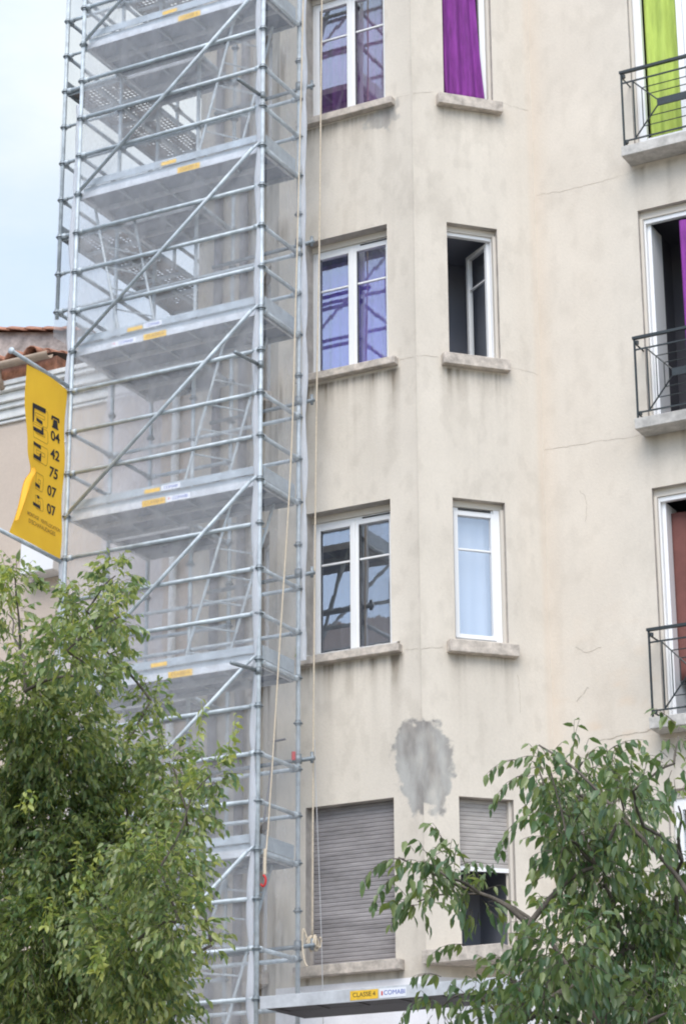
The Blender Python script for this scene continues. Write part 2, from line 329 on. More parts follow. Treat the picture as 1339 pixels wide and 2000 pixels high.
def wall_mesh(fr, u0, u1, z0, z1, holes, step, grime_tone, mt, name='wall', depth=.22, reveal=None):
    us = set(np.round(np.arange(u0, u1+1e-6, step), 4)) | {u0, u1}; zs = set(np.round(np.arange(z0, z1+1e-6, step), 4)) | {z0, z1}
    if name == 'wall' and fr in (FA, FB) and z1 > 8:
        zs |= set(np.round(np.arange(6.75, 8.05, .01), 4)) | set(np.round(np.arange(15.0, 15.5, .01), 4)); us |= set(np.round(np.arange(u0, u1, .012), 4))
    for h in holes: us |= {h[0], h[1]}; zs |= {h[2], h[3]}
    def clean(s, keep):
        s = sorted(s); out = [s[0]]
        for v in s[1:]:
            if v-out[-1] < .008:
                if v in keep: out[-1] = v
                continue
            out.append(v)
        return np.array(out)
    us = clean({v for v in us if u0-1e-6 <= v <= u1+1e-6}, {u0, u1} | {h[0] for h in holes} | {h[1] for h in holes})
    zs = clean({v for v in zs if z0-1e-6 <= v <= z1+1e-6}, {z0, z1} | {h[2] for h in holes} | {h[3] for h in holes})
    U, Z = np.meshgrid(us, zs); nu, nz = len(us), len(zs)
    X = fr.o[0]+fr.d[0]*U; Y = fr.o[1]+fr.d[1]*U
    V = np.stack([X, Y, Z], -1).reshape(-1, 3)
    uc = (us[1:]+us[:-1])/2; zc = (zs[1:]+zs[:-1])/2; UC, ZC = np.meshgrid(uc, zc)
    ok = np.ones(UC.shape, bool)
    for h in holes: ok &= ~((UC > h[0]) & (UC < h[1]) & (ZC > h[2]) & (ZC < h[3]))
    jj, ii = np.nonzero(ok); a = jj*nu+ii
    F = np.stack([a, a+1, a+nu+1, a+nu], -1)
    me = bpy.data.meshes.new(name); me.vertices.add(len(V)); me.vertices.foreach_set('co', V.ravel())
    me.loops.add(F.size); me.loops.foreach_set('vertex_index', F.ravel().astype(np.int32))
    me.polygons.add(len(F)); me.polygons.foreach_set('loop_start', np.arange(0, F.size, 4, dtype=np.int32)); me.polygons.foreach_set('loop_total', np.full(len(F), 4, np.int32))
    me.update(calc_edges=True); me.validate()
    g, ru = grime_tone(U, Z)
    pt = 0*U
    if z1 > 8 and fr is FA: pt = np.maximum(patch_mask(U, Z, PATCH_A, 1), .75*patch_mask(U, Z, PATCH_S, 2))
    if z1 > 8 and fr is FB: pt = patch_mask(U, Z, PATCH_B, 3)
    for nme, arr in (('grime_tone', g), ('rust', ru), ('patch', pt)):
        at = me.attributes.new(nme, 'FLOAT', 'POINT'); at.data.foreach_set('value', np.clip(arr, 0, 1).ravel().astype(np.float32))
    me.materials.append(mt)
    o = bpy.data.objects.new(name, me); col.objects.link(o); o.parent = bld; o.matrix_parent_inverse = pinv(bld)
    return o
def sill_grime(sills, strength=1.0, seed=0):
    def f(U, Z):
        g = np.zeros(U.shape)
        for (a, b, zb, k) in sills:
            d = zb-Z; inside = np.clip((U-a+.03)/.05, 0, 1)*np.clip((b+.03-U)/.05, 0, 1)
            st = np.clip((fbm(U*9+seed, Z*.5+zb)-.38)*3.0, 0, 1); fine = np.clip((fbm(U*40+seed, Z*1.1)-.38)*2.8, 0, 1)
            g += 1.25*k*np.where(d > 0, inside*(.66*np.exp(-np.maximum(d, 0)/.10)*(.35+.65*fine)+.34*np.exp(-np.maximum(d, 0)/.42)*st), 0)
            for e, kk in ((a+.11, .8), (b-.09, 1.0), ((a*.3+b*.7), .45), ((a*.72+b*.28), .3)):
                wob = e+.03*(vn(Z*3, e*7)-.5)
                g += k*kk*np.where(d > 0, np.exp(-((U-wob)/(.030+.03*np.clip(d, 0, 1)))**2)*np.exp(-np.maximum(d, 0)/.24)*(.4+.6*fine), 0)
        big = np.clip((fbm(U*1.1+seed, Z*.42)-.52)*.4, 0, .05); sm = np.clip((fbm(U*9+3+seed, Z*5)-.55)*.7, 0, .10)
        vs = np.clip((fbm(U*16+9+seed, Z*.35)-.58)*.7, 0, .06)*np.clip(fbm(U*2, Z*1.3+seed)*2-.6, 0, 1)
        return (g+big+sm+vs)*strength
    return f
holesA = [(.363, 1.425, SILLB[i]+.10, HEAD[i]) for i in range(4)]
holesB = [(.396, 1.015, SILLB[i]+.17, HEAD[i]) for i in range(4)]
holesL = [(.483, 1.102, SILLB[i]+.17, HEAD[i]) for i in range(4)]
holesC = [(1.263, 2.70, 14.53, 17.17), (1.263, 2.70, 11.20, 13.83), (1.263, 2.70, 7.84, 10.47), (1.263, 2.70, 4.5, 7.12), (.16, .69, 6.35, 7.18)]
sA = sill_grime([(.27, 1.55, SILLB[0], .75), (.27, 1.55, SILLB[1], 1.15), (.27, 1.55, SILLB[2], 1.0), (.27, 1.55, SILLB[3], .5)], 1, 0)
sB = sill_grime([(.29, 1.06, SILLB[0], .55), (.29, 1.06, SILLB[1], .8), (.29, 1.06, SILLB[2], .55), (.29, 1.06, SILLB[3], .2)], .9, 40)
sC = sill_grime([(1.23, 2.8, 14.4, .8), (1.23, 2.8, 11.08, .9), (1.23, 2.8, 7.73, .6)], .8, 80)
def dark_blots(U, Z, u0):  # dark blotches at set heights along one wall edge
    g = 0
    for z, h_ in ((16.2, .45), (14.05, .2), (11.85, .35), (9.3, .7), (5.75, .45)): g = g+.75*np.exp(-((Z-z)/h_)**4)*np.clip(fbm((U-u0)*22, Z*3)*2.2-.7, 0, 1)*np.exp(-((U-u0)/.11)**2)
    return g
def gA(U, Z): return sA(U, Z)+dark_blots(U, Z, .03)+.12*np.clip((U-1.45)/.3, 0, 1)+.12*np.exp(-((1.775-U)/.018)**2)*(.4+fbm(U, Z*3)), 0*U  # sill dirt, dark blotches, and a greyer strip with a joint line at the corner
def gB(U, Z):
    r = .22*np.exp(-((U-1.47)/.05)**2)*(.5+fbm(U*3, Z))+.10*np.exp(-((U-1.3)/.16)**2)*fbm(U*3, Z*.5)
    return sB(U, Z)+.10*np.exp(-(U/.05)**2)*fbm(U, Z*2), r
def gC(U, Z):
    r = (.26*np.exp(-(U/.15)**2)+.10*np.exp(-((U-.5)/.5)**2))*(.5+.6*fbm(U*2, Z*.6))
    z2 = np.exp(-((Z-8.05)/.9)**2)
    r = r+z2*.35*np.clip(fbm(U*6, Z*9)-.55, 0, 1)*4*np.clip(1-np.abs(U-.7), 0, 1)
    return sC(U, Z), r
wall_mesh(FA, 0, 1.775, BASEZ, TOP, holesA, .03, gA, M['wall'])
wall_mesh(FA, 0, 1.775, 0, BASEZ, [], .08, lambda U, Z: (.25*np.clip(fbm(U*6, Z)-.45, 0, 1), 0*U), M['base'])
wall_mesh(FB, 0, 1.498, BASEZ, TOP, holesB, .03, gB, M['wall'])
wall_mesh(FB, 0, 1.498, 0, BASEZ, [], .08, lambda U, Z: (.2*fbm(U*6, Z), 0*U), M['base'])
wall_mesh(FL, 0, 1.498, 0, TOP, holesL, .05, sill_grime([(.38, 1.2, z, 1.1) for z in SILLB], 1.2, 33) and (lambda U, Z: (sill_grime([(.38, 1.2, z, 1.1) for z in SILLB], 1.2, 33)(U, Z)+dark_blots(U, Z, 1.42), 0*U)), M['wall'])
wall_mesh(FC, 0, 9.0, 0, TOP, holesC, .045, gC, M['wall'])
wall_mesh(FCL, 0, .753, 0, TOP, [], .05, lambda U, Z: (.5*fbm(U*8, Z*.6)**1.5, 0*U), M['wall'])
FG = Fr(-14.436, 33.0, -math.pi/2)
wall_mesh(FG, 0, 33.0-23.085, 0, TOP, [], .2, lambda U, Z: (.3*fbm(U, Z), 0*U), M['wall'])
MB().quad((-14.436, 23.085, TOP), (-.842, 23.085, TOP), (-.842, 33, TOP), (-14.436, 33, TOP)).quad((-12.65, 22, TOP), (-10.875, 22, TOP), (-9.842, 23.085, TOP), (-13.683, 23.085, TOP)).build('roof', M['ledge'], bld)
MB().quad((-.842, 23.085, 0), (-.842, 33, 0), (-.842, 33, TOP), (-.842, 23.085, TOP)).quad((-14.436, 33, 0), (-14.436, 33, TOP), (-.842, 33, TOP), (-.842, 33, 0)).build('wall', M['pink'], bld)
# fine construction joints and hairline cracks in the render
def crack(fr, pts, wd, parent=bld):
    mb = MB()
    P = []
    for (a, b), (c, d) in zip(pts[:-1], pts[1:]):
        n = max(2, int(math.hypot(c-a, d-b)/.03))
        for i in range(n): P.append((a+(c-a)*i/n, b+(d-b)*i/n))
    P = [(a+.022*(fbm(a*14, b*14)-.5)*2, b+.020*(fbm(a*17+5, b*17)-.5)*2) for a, b in P]
    for (a, b), (c, d) in zip(P[:-1], P[1:]):
        L = math.hypot(c-a, d-b) or 1; wq = wd*(.3+1.2*float(vn(a*31, b*31))); nx, nz = -(d-b)/L*wq/2, (c-a)/L*wq/2
        k = wd*0
        mb.quad(fr.p(a-nx, b-nz, .003), fr.p(c-nx, d-nz, .003), fr.p(c+nx, d+nz, .003), fr.p(a+nx, b+nz, .003))
    return mb
cr_ = MB()
for fr, pts, wd in [(FA, [(1.56, 12.10), (1.774, 12.10)], .0035), (FB, [(.001, 12.10), (.28, 12.14)], .003), (FA, [(1.56, 15.42), (1.774, 15.43)], .003), (FB, [(.002, 15.43), (.28, 15.5)], .003), (FB, [(1.06, 15.5), (1.49, 15.44)], .0025), (FB, [(1.06, 12.13), (1.49, 12.06)], .0025),
                    (FC, [(.01, 14.33), (.6, 14.30), (1.22, 14.33)], .003), (FC, [(.02, 11.15), (.7, 11.13), (1.22, 11.1)], .003), (FC, [(.5, 7.74), (.8, 7.76), (1.22, 7.78)], .006),
                    (FC, [(.3, 8.8), (.42, 8.72), (.62, 8.78)], .0035), (FC, [(.3, 8.2), (.42, 8.33), (.46, 8.30)], .005), (FC, [(.42, 10.6), (.50, 10.45), (.47, 10.2)], .003),
                    (FB, [(1.1, 8.5), (1.13, 8.3), (1.12, 8.05)], .003), (FA, [(1.6, 8.72), (1.774, 8.70)], .0035), (FB, [(.002, 8.7), (.28, 8.74)], .0035), (FC, [(1.0, 7.5), (.97, 7.38), (1.0, 7.25)], .005)]:
    crack(fr, pts, wd).build('crack', M['crack'], bld)
# rainwater pipes on the recessed left part
for u, nm in ((.33, 'drainpipe'), (.70, 'drainpipe')):
    mb = MB().tube([FCL.p(u, 0, .07), FCL.p(u, TOP-.3, .07)], .055, 10)
    for z in np.arange(1, TOP, 2.0): mb.tube([FCL.p(u, z, .07), FCL.p(u, z+.05, .07)], .066, 10)
    mb.build(nm, M['pipe'], bld)

def fr_rect(mb, fr, u0, u1, z0, z1, w_, o0, o1, wz=None):
    wz = wz or w_
    mb.box(fr, u0, u0+w_, z0, z1, o0, o1); mb.box(fr, u1-w_, u1, z0, z1, o0, o1)
    mb.box(fr, u0+w_, u1-w_, z0, z0+wz, o0, o1-.001); mb.box(fr, u0+w_, u1-w_, z1-wz, z1, o0, o1-.001)
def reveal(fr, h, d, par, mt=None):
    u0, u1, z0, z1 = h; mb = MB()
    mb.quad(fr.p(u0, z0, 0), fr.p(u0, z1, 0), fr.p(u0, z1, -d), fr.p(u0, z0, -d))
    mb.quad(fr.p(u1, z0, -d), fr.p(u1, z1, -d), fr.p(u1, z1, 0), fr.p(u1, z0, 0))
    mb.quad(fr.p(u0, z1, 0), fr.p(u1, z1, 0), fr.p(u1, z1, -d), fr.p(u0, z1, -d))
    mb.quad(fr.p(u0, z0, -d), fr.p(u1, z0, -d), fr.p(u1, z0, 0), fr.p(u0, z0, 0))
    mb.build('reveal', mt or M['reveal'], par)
    e = .0; mb = MB(); D = 1.1; a, b, c, f = u0-.02, u1+.02, z0-.02, z1+.02      # the dim room behind
    mb.quad(fr.p(a, c, -D), fr.p(b, c, -D), fr.p(b, f, -D), fr.p(a, f, -D))
    mb.quad(fr.p(a, c, -d), fr.p(a, c, -D), fr.p(a, f, -D), fr.p(a, f, -d)); mb.quad(fr.p(b, c, -d), fr.p(b, f, -d), fr.p(b, f, -D), fr.p(b, c, -D))
    mb.quad(fr.p(a, f, -d), fr.p(a, f, -D), fr.p(b, f, -D), fr.p(b, f, -d)); mb.quad(fr.p(a, c, -d), fr.p(b, c, -d), fr.p(b, c, -D), fr.p(a, c, -D))
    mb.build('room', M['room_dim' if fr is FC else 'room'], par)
def win_empty(fr, h, name='window', label=None):
    e = bpy.data.objects.new(name, None); col.objects.link(e); p = Vector(fr.p((h[0]+h[1])/2, h[2], 0)); e.location = p-bld.location
    e.parent = bld; e.empty_display_size = .1
    if label: e['label'] = label
    return e
def sill(fr, u0, u1, z0, z1, out, par, mt='sill', lip=True):
    mb = MB().box(fr, u0, u1, z0, z1, -.0, out)
    o = mb.build('sill', M[mt], par, bevel=.008); return o
def curtain(fr, u0, u1, z0, z1, o_, folds, amp, mt, name, label, cat='curtain', taper=0, parent=None, lean=0):
    def fn(s, t):
        u = u0+(u1-u0)*s+taper*(1-t)**1.5*s+lean*(1-t)*(s-.5)*0
        return fr.p(u, z0+(z1-z0)*t, o_+amp*math.sin(s*folds*2*math.pi+.6*math.sin(t*2+s*5))*(.6+.4*(1-t)))
    o = MB().sheet(fn, int(folds*10)+6, 14).build(name, mt, None, smooth=True)
    sol = o.modifiers.new('thick', 'SOLIDIFY'); sol.thickness = .003
    return tag(o, label, cat, 'curtains in the windows')
def double_window(h, fr, d, par, vent=False, dirty=False):
    u0, u1, z0, z1 = h
    MB().box(fr, u0, u1, z1-.075, z1, -d, -d+.055).build('shutter_box', M['shutterbox'], par)
    zt = z1-.075
    mb = MB(); fr_rect(mb, fr, u0, u1, z0, zt, .045, -d-.03, -d+.03); mb.build('frame', M['pvc'], par, bevel=.004)
    um = u0+(u1-u0)*.497
    for a, b in ((u0+.046, um-.002), (um+.002, u1-.046)):
        mb = MB(); fr_rect(mb, fr, a, b, z0+.046, zt-.046, .052, -d-.02, -d+.045, .05)
        zb = z0+(zt-z0)*.69; mb.box(fr, a+.052, b-.052, zb-.011, zb+.011, -d, -d+.028)
        c = mb.build('casement', M['pvc'], par, bevel=.004)
        MB().quad(fr.p(a+.05, z0+.09, -d+.012), fr.p(b-.05, z0+.09, -d+.012), fr.p(b-.05, zt-.09, -d+.012), fr.p(a+.05, zt-.09, -d+.012)).build('pane', M['glass'], par)
        MB().box(fr, a+.053, a+.060, z0+.097, zt-.097, -d+.020, -d+.030).box(fr, b-.060, b-.053, z0+.097, zt-.097, -d+.020, -d+.030).build('seal', M['black'], par)
    MB().box(fr, um-.018, um+.018, z0+.05, zt-.05, -d+.046, -d+.058).build('meeting_stile', M['pvc'], par)
    MB().box(fr, um+.10, u1-.08, zt-.030, zt-.016, -d+.031, -d+.038).build('vent', M['black'], par)

# windows of the front face of the bay (rows from the top down)
for i in range(3):
    h = holesA[i]; e = win_empty(FA, h); reveal(FA, h, .20, e)
    double_window(h, FA, .20, e)
    sill(FA, .27, 1.551, SILLB[i]+.012, SILLB[i]+.10, .10, e)
    if i == 2:   # smeared mortar bead along the frame of the third row
        mb = MB()
        mb.sheet(lambda s, t: FA.p(h[0]+.01+(1.15)*s, SILLB[2]+.102+(.030+.022*fbm(s*14, 3))*math.sin(t*math.pi), -.13+.22*t), 40, 6).build('mortar', M['ledge'], e, smooth=True)
curtain(FA, .37, 1.42, holesA[0][2], holesA[0][3]-.08, -.36, 7, .03, M['purple'], 'curtain', 'purple curtain behind the two-leaf window at the top of the bay front')
curtain(FA, .37, 1.42, holesA[1][2], holesA[1][3]-.08, -.36, 8, .025, M['lilac'], 'curtain', 'lilac curtain behind the two-leaf window in the middle of the bay front')
# row four: closed shutter
def shutter(fr, h, z0, d, par, mt, step=.045, name='roller_shutter'):
    u0, u1, _, z1 = h; mb = MB(); prof = []; z = z0
    while z < z1-.001:
        zz = min(z+step, z1); prof += [(z, -d), (z+.006, -d+.007), (zz-.012, -d+.009), (zz-.003, -d+.001)]; z = zz
    prof.append((z1, -d)); n_ = len(prof)-1
    mb.sheet(lambda s, t: FRP(fr, u0+.012+(u1-u0-.024)*s, prof[int(round(t*n_))]), 1, n_)
    return mb.build(name, mt, par)
def FRP(fr, u, q): return fr.p(u, q[0], q[1])
h = holesA[3]; e = win_empty(FA, h); reveal(FA, h, .20, e)
shutter(FA, h, h[2]+.01, .13, e, M['shutter']); sill(FA, .27, 1.53, SILLB[3]-.01, SILLB[3]+.10, .12, e)
MB().box(FA, h[0], h[0]+.03, h[2], h[3], -.14, -.10).box(FA, h[1]-.03, h[1], h[2], h[3], -.14, -.10).build('guide_rail', M['reveal'], e)
# angled face: row 1 open with purple curtain, row 2 open casement, row 3 closed, row 4 half shutter
for i in range(4):
    h = holesB[i]; e = win_empty(FB, h); reveal(FB, h, .17, e); u0, u1, z0, z1 = h; d = .14
    if i < 3:
        MB().box(FB, u0, u1, z1-.07, z1, -d, -d+.05).build('shutter_box', M['shutterbox'], e)
        zt = z1-.07; mb = MB(); fr_rect(mb, FB, u0, u1, z0, zt, .042, -d-.03, -d+.03); mb.build('frame', M['pvc'], e, bevel=.004)
        MB().box(FB, u1-.035, u1-.001, z0, zt, -d+.032, -d+.085).build('guide_rail', M['shutterbox'], e)
        sill(FB, .295, 1.10, SILLB[i], SILLB[i]+.135, .10, e)
    if i == 2:
        mb = MB(); a, b = u0+.042, u1-.085; fr_rect(mb, FB, a, b, z0+.043, zt-.043, .05, -d-.02, -d+.045)
        zb = z0+(zt-z0)*.69; mb.box(FB, a+.05, b-.05, zb-.011, zb+.011, -d, -d+.028); mb.build('casement', M['pvc'], e, bevel=.004)
        MB().quad(FB.p(a+.045, z0+.08, -d+.01), FB.p(b-.045, z0+.08, -d+.01), FB.p(b-.045, zt-.08, -d+.01), FB.p(a+.045, zt-.08, -d+.01)).build('pane', M['glass'], e)
        MB().box(FB, a+.06, b-.05, zt-.028, zt-.012, -d+.031, -d+.047).build('vent', M['black'], e)
        MB().box(FB, b-.02, u1-.036, z0+.01, zt-.002, -d+.0305, -d+.05).build('guide_rail', M['pvc'], e)
        curtain(FB, u0+.05, u1-.05, z0, zt-.06, -.26, 3, .012, M['voile'], 'curtain', 'white net curtain behind the closed narrow window of the bay side')
    if i == 1:   # casement standing open into the room, hinged on the right
        hx = FB.p(u1-.05, 0, -d-.02); ang = ANG+0
        fo = Fr(hx[0], hx[1], ANG+math.radians(180-80)); W_ = .46
        mb = MB(); fr_rect(mb, fo, 0, W_, z0+.045, zt-.045, .048, -.03, .03); zb = z0+(zt-z0)*.69; mb.box(fo, .048, W_-.048, zb-.01, zb+.01, -.015, .015)
        c = mb.build('casement', M['pvc'], e, bevel=.004); c['label'] = 'narrow white casement standing open inwards'
        MB().quad(fo.p(.045, z0+.09, 0), fo.p(W_-.045, z0+.09, 0), fo.p(W_-.045, zt-.09, 0), fo.p(.045, zt-.09, 0)).build('pane', M['glass_clear'], e)
    if i == 0:
        curtain(FB, u0+.03, u1-.17, z0+.002, z1-.1, -.085, 3.3, .032, M['purple'], 'curtain', 'purple curtain hanging in the open narrow window at the top of the bay side', taper=.09)
        MB().box(FB, u1-.115, u1-.045, z0+.04, zt-.04, -d-.02, -d+.045).build('casement', M['pvc'], e)
    if i == 3:
        shutter(FB, h, 6.40, .12, e, M['shutter_pale']); MB().box(FB, u0+.014, u1-.014, 6.355, 6.40, -.13, -.105).build('shutter_bar', M['pvc'], e)
        MB().box(FB, u1-.05, u1-.001, z0, z1, -.155, -.135).box(FB, u1-.035, u1-.001, z0, z1, -.12, -.06).build('guide_rail', M['shutterbox'], e)
        # the ledge below is square to the street, so it deepens to the right
        mb = MB(); zb, zt_ = SILLB[3]+.02, SILLB[3]+.165; c0 = FB.p(.0, 0, 0); c1 = FB.p(1.30, 0, 0); yf = 21.90
        k = 0; P = [(c0[0]+.0, c0[1]-.001), (c0[0], yf), (c1[0], yf), (c1[0], c1[1]-.001)]
        for z in (zb, zt_):
            for x, y in P: mb.v.append((x, y, z))
        mb.f += [(3, 2, 1, 0), (4, 5, 6, 7), (0, 1, 5, 4), (1, 2, 6, 5), (2, 3, 7, 6), (3, 0, 4, 7)]; mb.build('sill', M['sill'], e, bevel=.008)
# left angled face, behind the scaffold
for i in range(4):
    h = holesL[i]; e = win_empty(FL, h); reveal(FL, h, .17, e); mb = MB(); fr_rect(mb, FL, h[0], h[1], h[2], h[3], .05, -.17, -.11); mb.build('frame', M['pvc'], e)
    MB().quad(FL.p(h[0]+.05, h[2]+.05, -.14), FL.p(h[1]-.05, h[2]+.05, -.14), FL.p(h[1]-.05, h[3]-.05, -.14), FL.p(h[0]+.05, h[3]-.05, -.14)).build('pane', M['glass'], e)
    sill(FL, .38, 1.2, SILLB[i], SILLB[i]+.13, .10, e)
# recessed right face: french windows with ledges and iron railings
def railing(zb, par, L=1.62):      # zb = ledge top
    z0, z1 = zb+.04, zb+.97; u0, u1 = 1.245, 1.245+L; o_ = .26; t = .011
    mb = MB(); um = (u0+u1)/2
    mb.box(FC, u0-.02, u1+.02, z1-.03, z1, o_-.022, o_+.022)
    mb.box(FC, u0-.010, u0+.010, zb-.0, z1-.03, o_-.010, o_+.010); mb.box(FC, u1-.010, u1+.010, zb, z1-.03, o_-.010, o_+.010)
    zt, zl = z1-.155, z0+.03
    zc = (zt+zl)/2+.02
    for z in (zt, zl): mb.box(FC, u0+.010, u1-.010, z-.008, z+.008, o_-.008, o_+.008)
    inner = .14
    a, b = u0+inner, u1-inner; c, d_ = u0+.42, u1-.42
    mb.box(FC, a-.007, a+.007, zl+.008, zt-.008, o_-.007, o_+.007); mb.box(FC, b-.007, b+.007, zl+.008, zt-.008, o_-.007, o_+.007)
    mb.box(FC, c, d_, zc-.045, zc+.045, o_-.012, o_+.012)
    for (ua, uc) in ((a, c), (b, d_)):
        mb.tube([FC.p(ua, zt-.01, o_), FC.p(uc, zc+.04, o_)], .009, 6); mb.tube([FC.p(ua, zl+.01, o_), FC.p(uc, zc-.04, o_)], .009, 6)
        for f in (.36, .68):
            ux = ua+(uc-ua)*f; mb.tube([FC.p(ux, zt-.01+(zc+.04-zt+.01)*f, o_), FC.p(ux, zl+.01+(zc-.04-zl-.01)*f, o_)], .006, 6)
    for f in (.36, .68):
        zz = zt-.01+(zc+.04-zt+.01)*f; mb.tube([FC.p(a+(c-a)*f, zz, o_), FC.p(b+(d_-b)*f, zz, o_)], .006, 6)
        zz = zl+.01+(zc-.04-zl-.01)*f; mb.tube([FC.p(a+(c-a)*f, zz, o_), FC.p(b+(d_-b)*f, zz, o_)], .006, 6)
    for z in (z1-.07, zl-.01):      # fixing lugs back to the wall
        mb.tube([FC.p(u0, z, o_), FC.p(u0+.005, z, 0)], .010, 6); mb.tube([FC.p(u1, z, o_), FC.p(u1-.005, z, 0)], .010, 6)
        mb.tube([FC.p(u0+.03, z-.02, o_-.005), FC.p(u0+.03, z+.02, o_-.005)], .02, 6)
    mb.build('railing', M['iron'], par)
for i, h in enumerate(holesC[:4]):
    e = win_empty(FC, h); reveal(FC, h, .15, e); u0, u1, z0, z1 = h; d = .12
    MB().box(FC, u0, u1, z1-.085, z1, -d, -d+.05).build('shutter_box', M['shutterbox'], e); zt = z1-.085
    MB().box(FC, u0+.001, u0+.035, z0, zt, -d+.035, -d+.07).build('guide_rail', M['shutterbox'], e)
    mb = MB(); fr_rect(mb, FC, u0, u1, z0, zt, .055, -d-.03, -d+.03); mb.build('frame', M['pvc'], e, bevel=.004)
    if i == 0:
        mb = MB(); fr_rect(mb, FC, u0+.057, u0+.64, z0+.05, zt-.05, .075, -d-.02, -d+.045); mb.build('casement', M['pvc'], e, bevel=.004)
        mb = MB(); fr_rect(mb, FC, u0+.645, u1-.057, z0+.05, zt-.05, .075, -d-.02, -d+.045); mb.box(FC, u0+.72, u1-.132, z0+.125, z0+.5, -d, -d+.02); mb.box(FC, u0+.133, u0+.563, z0+.125, z0+.24, -d, -d+.02); mb.build('casement', M['pvc'], e, bevel=.004)
    if i == 1 or i == 2:
        mb = MB().box(FC, u0+.057, u0+.10, z0+.05, zt-.05, -d-.35, -d-.02); mb.build('casement', M['pvc'], e)
    if i == 3:
        mb = MB(); fr_rect(mb, FC, u0+.057, u1-.057, z0+.05, zt-.05, .075, -d-.02, -d+.045); mb.box(FC, 1.95, 2.03, z0+.12, zt-.12, -d-.02, -d+.04); mb.build('casement', M['pvc'], e)
        MB().quad(FC.p(u0+.13, z0+.1, -d+.01), FC.p(u1-.13, z0+.1, -d+.01), FC.p(u1-.13, zt-.1, -d+.01), FC.p(u0+.13, zt-.1, -d+.01)).build('pane', M['glass'], e)
    sill(FC, 1.21, 2.90, z0-.125, z0, .29, e, 'ledge')
    if i < 3: railing(z0, e)
h = holesC[4]; e = win_empty(FC, h, label='small window with its pale roller shutter down'); reveal(FC, h, .15, e); shutter(FC, h, h[2]+.01, .09, e, M['shutter_pale']); sill(FC, h[0]-.07, h[1]+.07, h[2]-.1, h[2], .1, e)
curtain(FC, 1.40, 1.83, 14.72, 16.98, -.19, 2.6, .028, M['lime'], 'curtain', 'lime green curtain in the top window over the balcony railing')
curtain(FC, 1.86, 2.6, 14.9, 16.98, -.19, 3, .02, M['teal'], 'curtain', 'teal curtain beside the lime green one at the top right')
curtain(FC, 1.71, 2.05, 11.35, 13.65, -.12, 2.2, .02, M['purple'], 'curtain', 'purple curtain hanging in the open middle balcony window')
curtain(FC, 1.36, 2.6, 8.35, 10.25, -.30, 4, .02, M['maroon'], 'curtain', 'dark maroon curtain in the lowest balcony window with an iron railing')
# weed growing on the third sill
wd = MB()
for k in range(14):
    x = FA.p(.30+rnd.uniform(-.02, .05), 8.79, .07+rnd.uniform(-.03, .03)); dx, dy = rnd.uniform(-.04, .04), rnd.uniform(-.04, .04); hh = rnd.uniform(.05, .16)
    a = Vector(x); b = a+Vector((dx*.5, dy*.5, hh*.6)); c = a+Vector((dx, dy, hh)); s_ = Vector((.006, 0, 0)); wd.quad(tuple(a-s_), tuple(a+s_), tuple(b+s_), tuple(b-s_)); wd.quad(tuple(b-s_), tuple(b+s_), tuple(c+s_*.2), tuple(c-s_*.2))
tag(wd.build('weed', M['leafY']), 'small green weed growing at the left end of the third sill', 'weed')

# ------------------------------------------------------------------ scaffold
XL, XR, Y1, Y2, Y3 = -14.564, -12.071, 20.61, 21.446, 22.28; XM = -13.45; XO = -15.40
scf = thing('scaffold_tower', 'grey galvanised tube scaffold tower with steel decks standing against the facade', 'scaffold', (-13.3, 21.4, 0))
RT_ = .0242
COUP = []
def post(x, y, z0=0.12, z1=19.0, first=.4):
    mb = MB().tube([(x, y, z0), (x, y, z1)], RT_, 10); o = mb.build('standard', M['galv'], scf, smooth=True)
    z = 4.41
    while z < z1:
        if z > z0+.05:
            if z != 4.41 and COUP: c = COUP[0].copy(); col.objects.link(c)
            elif COUP: c = COUP[0].copy(); col.objects.link(c)
            else:
                c = MB().tube([(0, 0, -.032), (0, 0, -.012)], .034, 8).tube([(0, 0, -.010), (0, 0, .002)], .052, 8).tube([(0, 0, .004), (0, 0, .03)], .034, 8).build('rosette', M['galv_dark']); COUP.append(c)
            c.parent = o; c.matrix_parent_inverse = Matrix.Identity(4); c.location = (x, y, z)
        z += .5
    return o
for x, y in ((XL, Y1), (XR, Y1), (XL, Y2), (XR, Y2), (XL, Y3), (XM, Y3), (XM, Y2)): post(x, y)
def hbar(p, q, r=RT_, nm='ledger'):
    p, q = Vector(p), Vector(q); d = (q-p).normalized(); mb = MB().tube([p, q], r, 8)
    for a, s in ((p, 1), (q, -1)): mb.tube([a+d*s*.035, a+d*s*.09], r+.009, 8)
    return mb.build(nm, M['galv'], scf, smooth=True)
lifts = [4.41, 6.41, 8.41, 10.41, 12.41, 14.41, 16.41, 18.41]
for z in lifts[:-1]:
    for dz in (.5, 1.0, 1.5): hbar((XL, Y1, z+dz), (XR, Y1, z+dz))
    for dz in (.5, 1.0): hbar((XR, Y1, z+dz), (XR, Y2, z+dz), nm='end_rail')
    hbar((XL, Y1, z+.5), (XL, Y2, z+.5), nm='end_rail'); hbar((XL, Y1, z+1), (XL, Y2, z+1), nm='end_rail')
    for dz in (.5, 1.0): hbar((XL, Y2, z+dz), (XR, Y2, z+dz), nm='rear_ledger')
    hbar((XL, Y3, z+1), (XM, Y3, z+1), nm='rear_ledger'); hbar((XL, Y2, z+1), (XL, Y3, z+1), nm='end_rail')
for z in lifts:
    for x in (XL, XR): hbar((x, Y1, z-.02), (x, Y2, z-.02), nm='transom')
    hbar((XM, Y2, z-.02), (XM, Y3, z-.02), nm='transom'); hbar((XL, Y2, z-.02), (XL, Y3, z-.02), nm='transom')
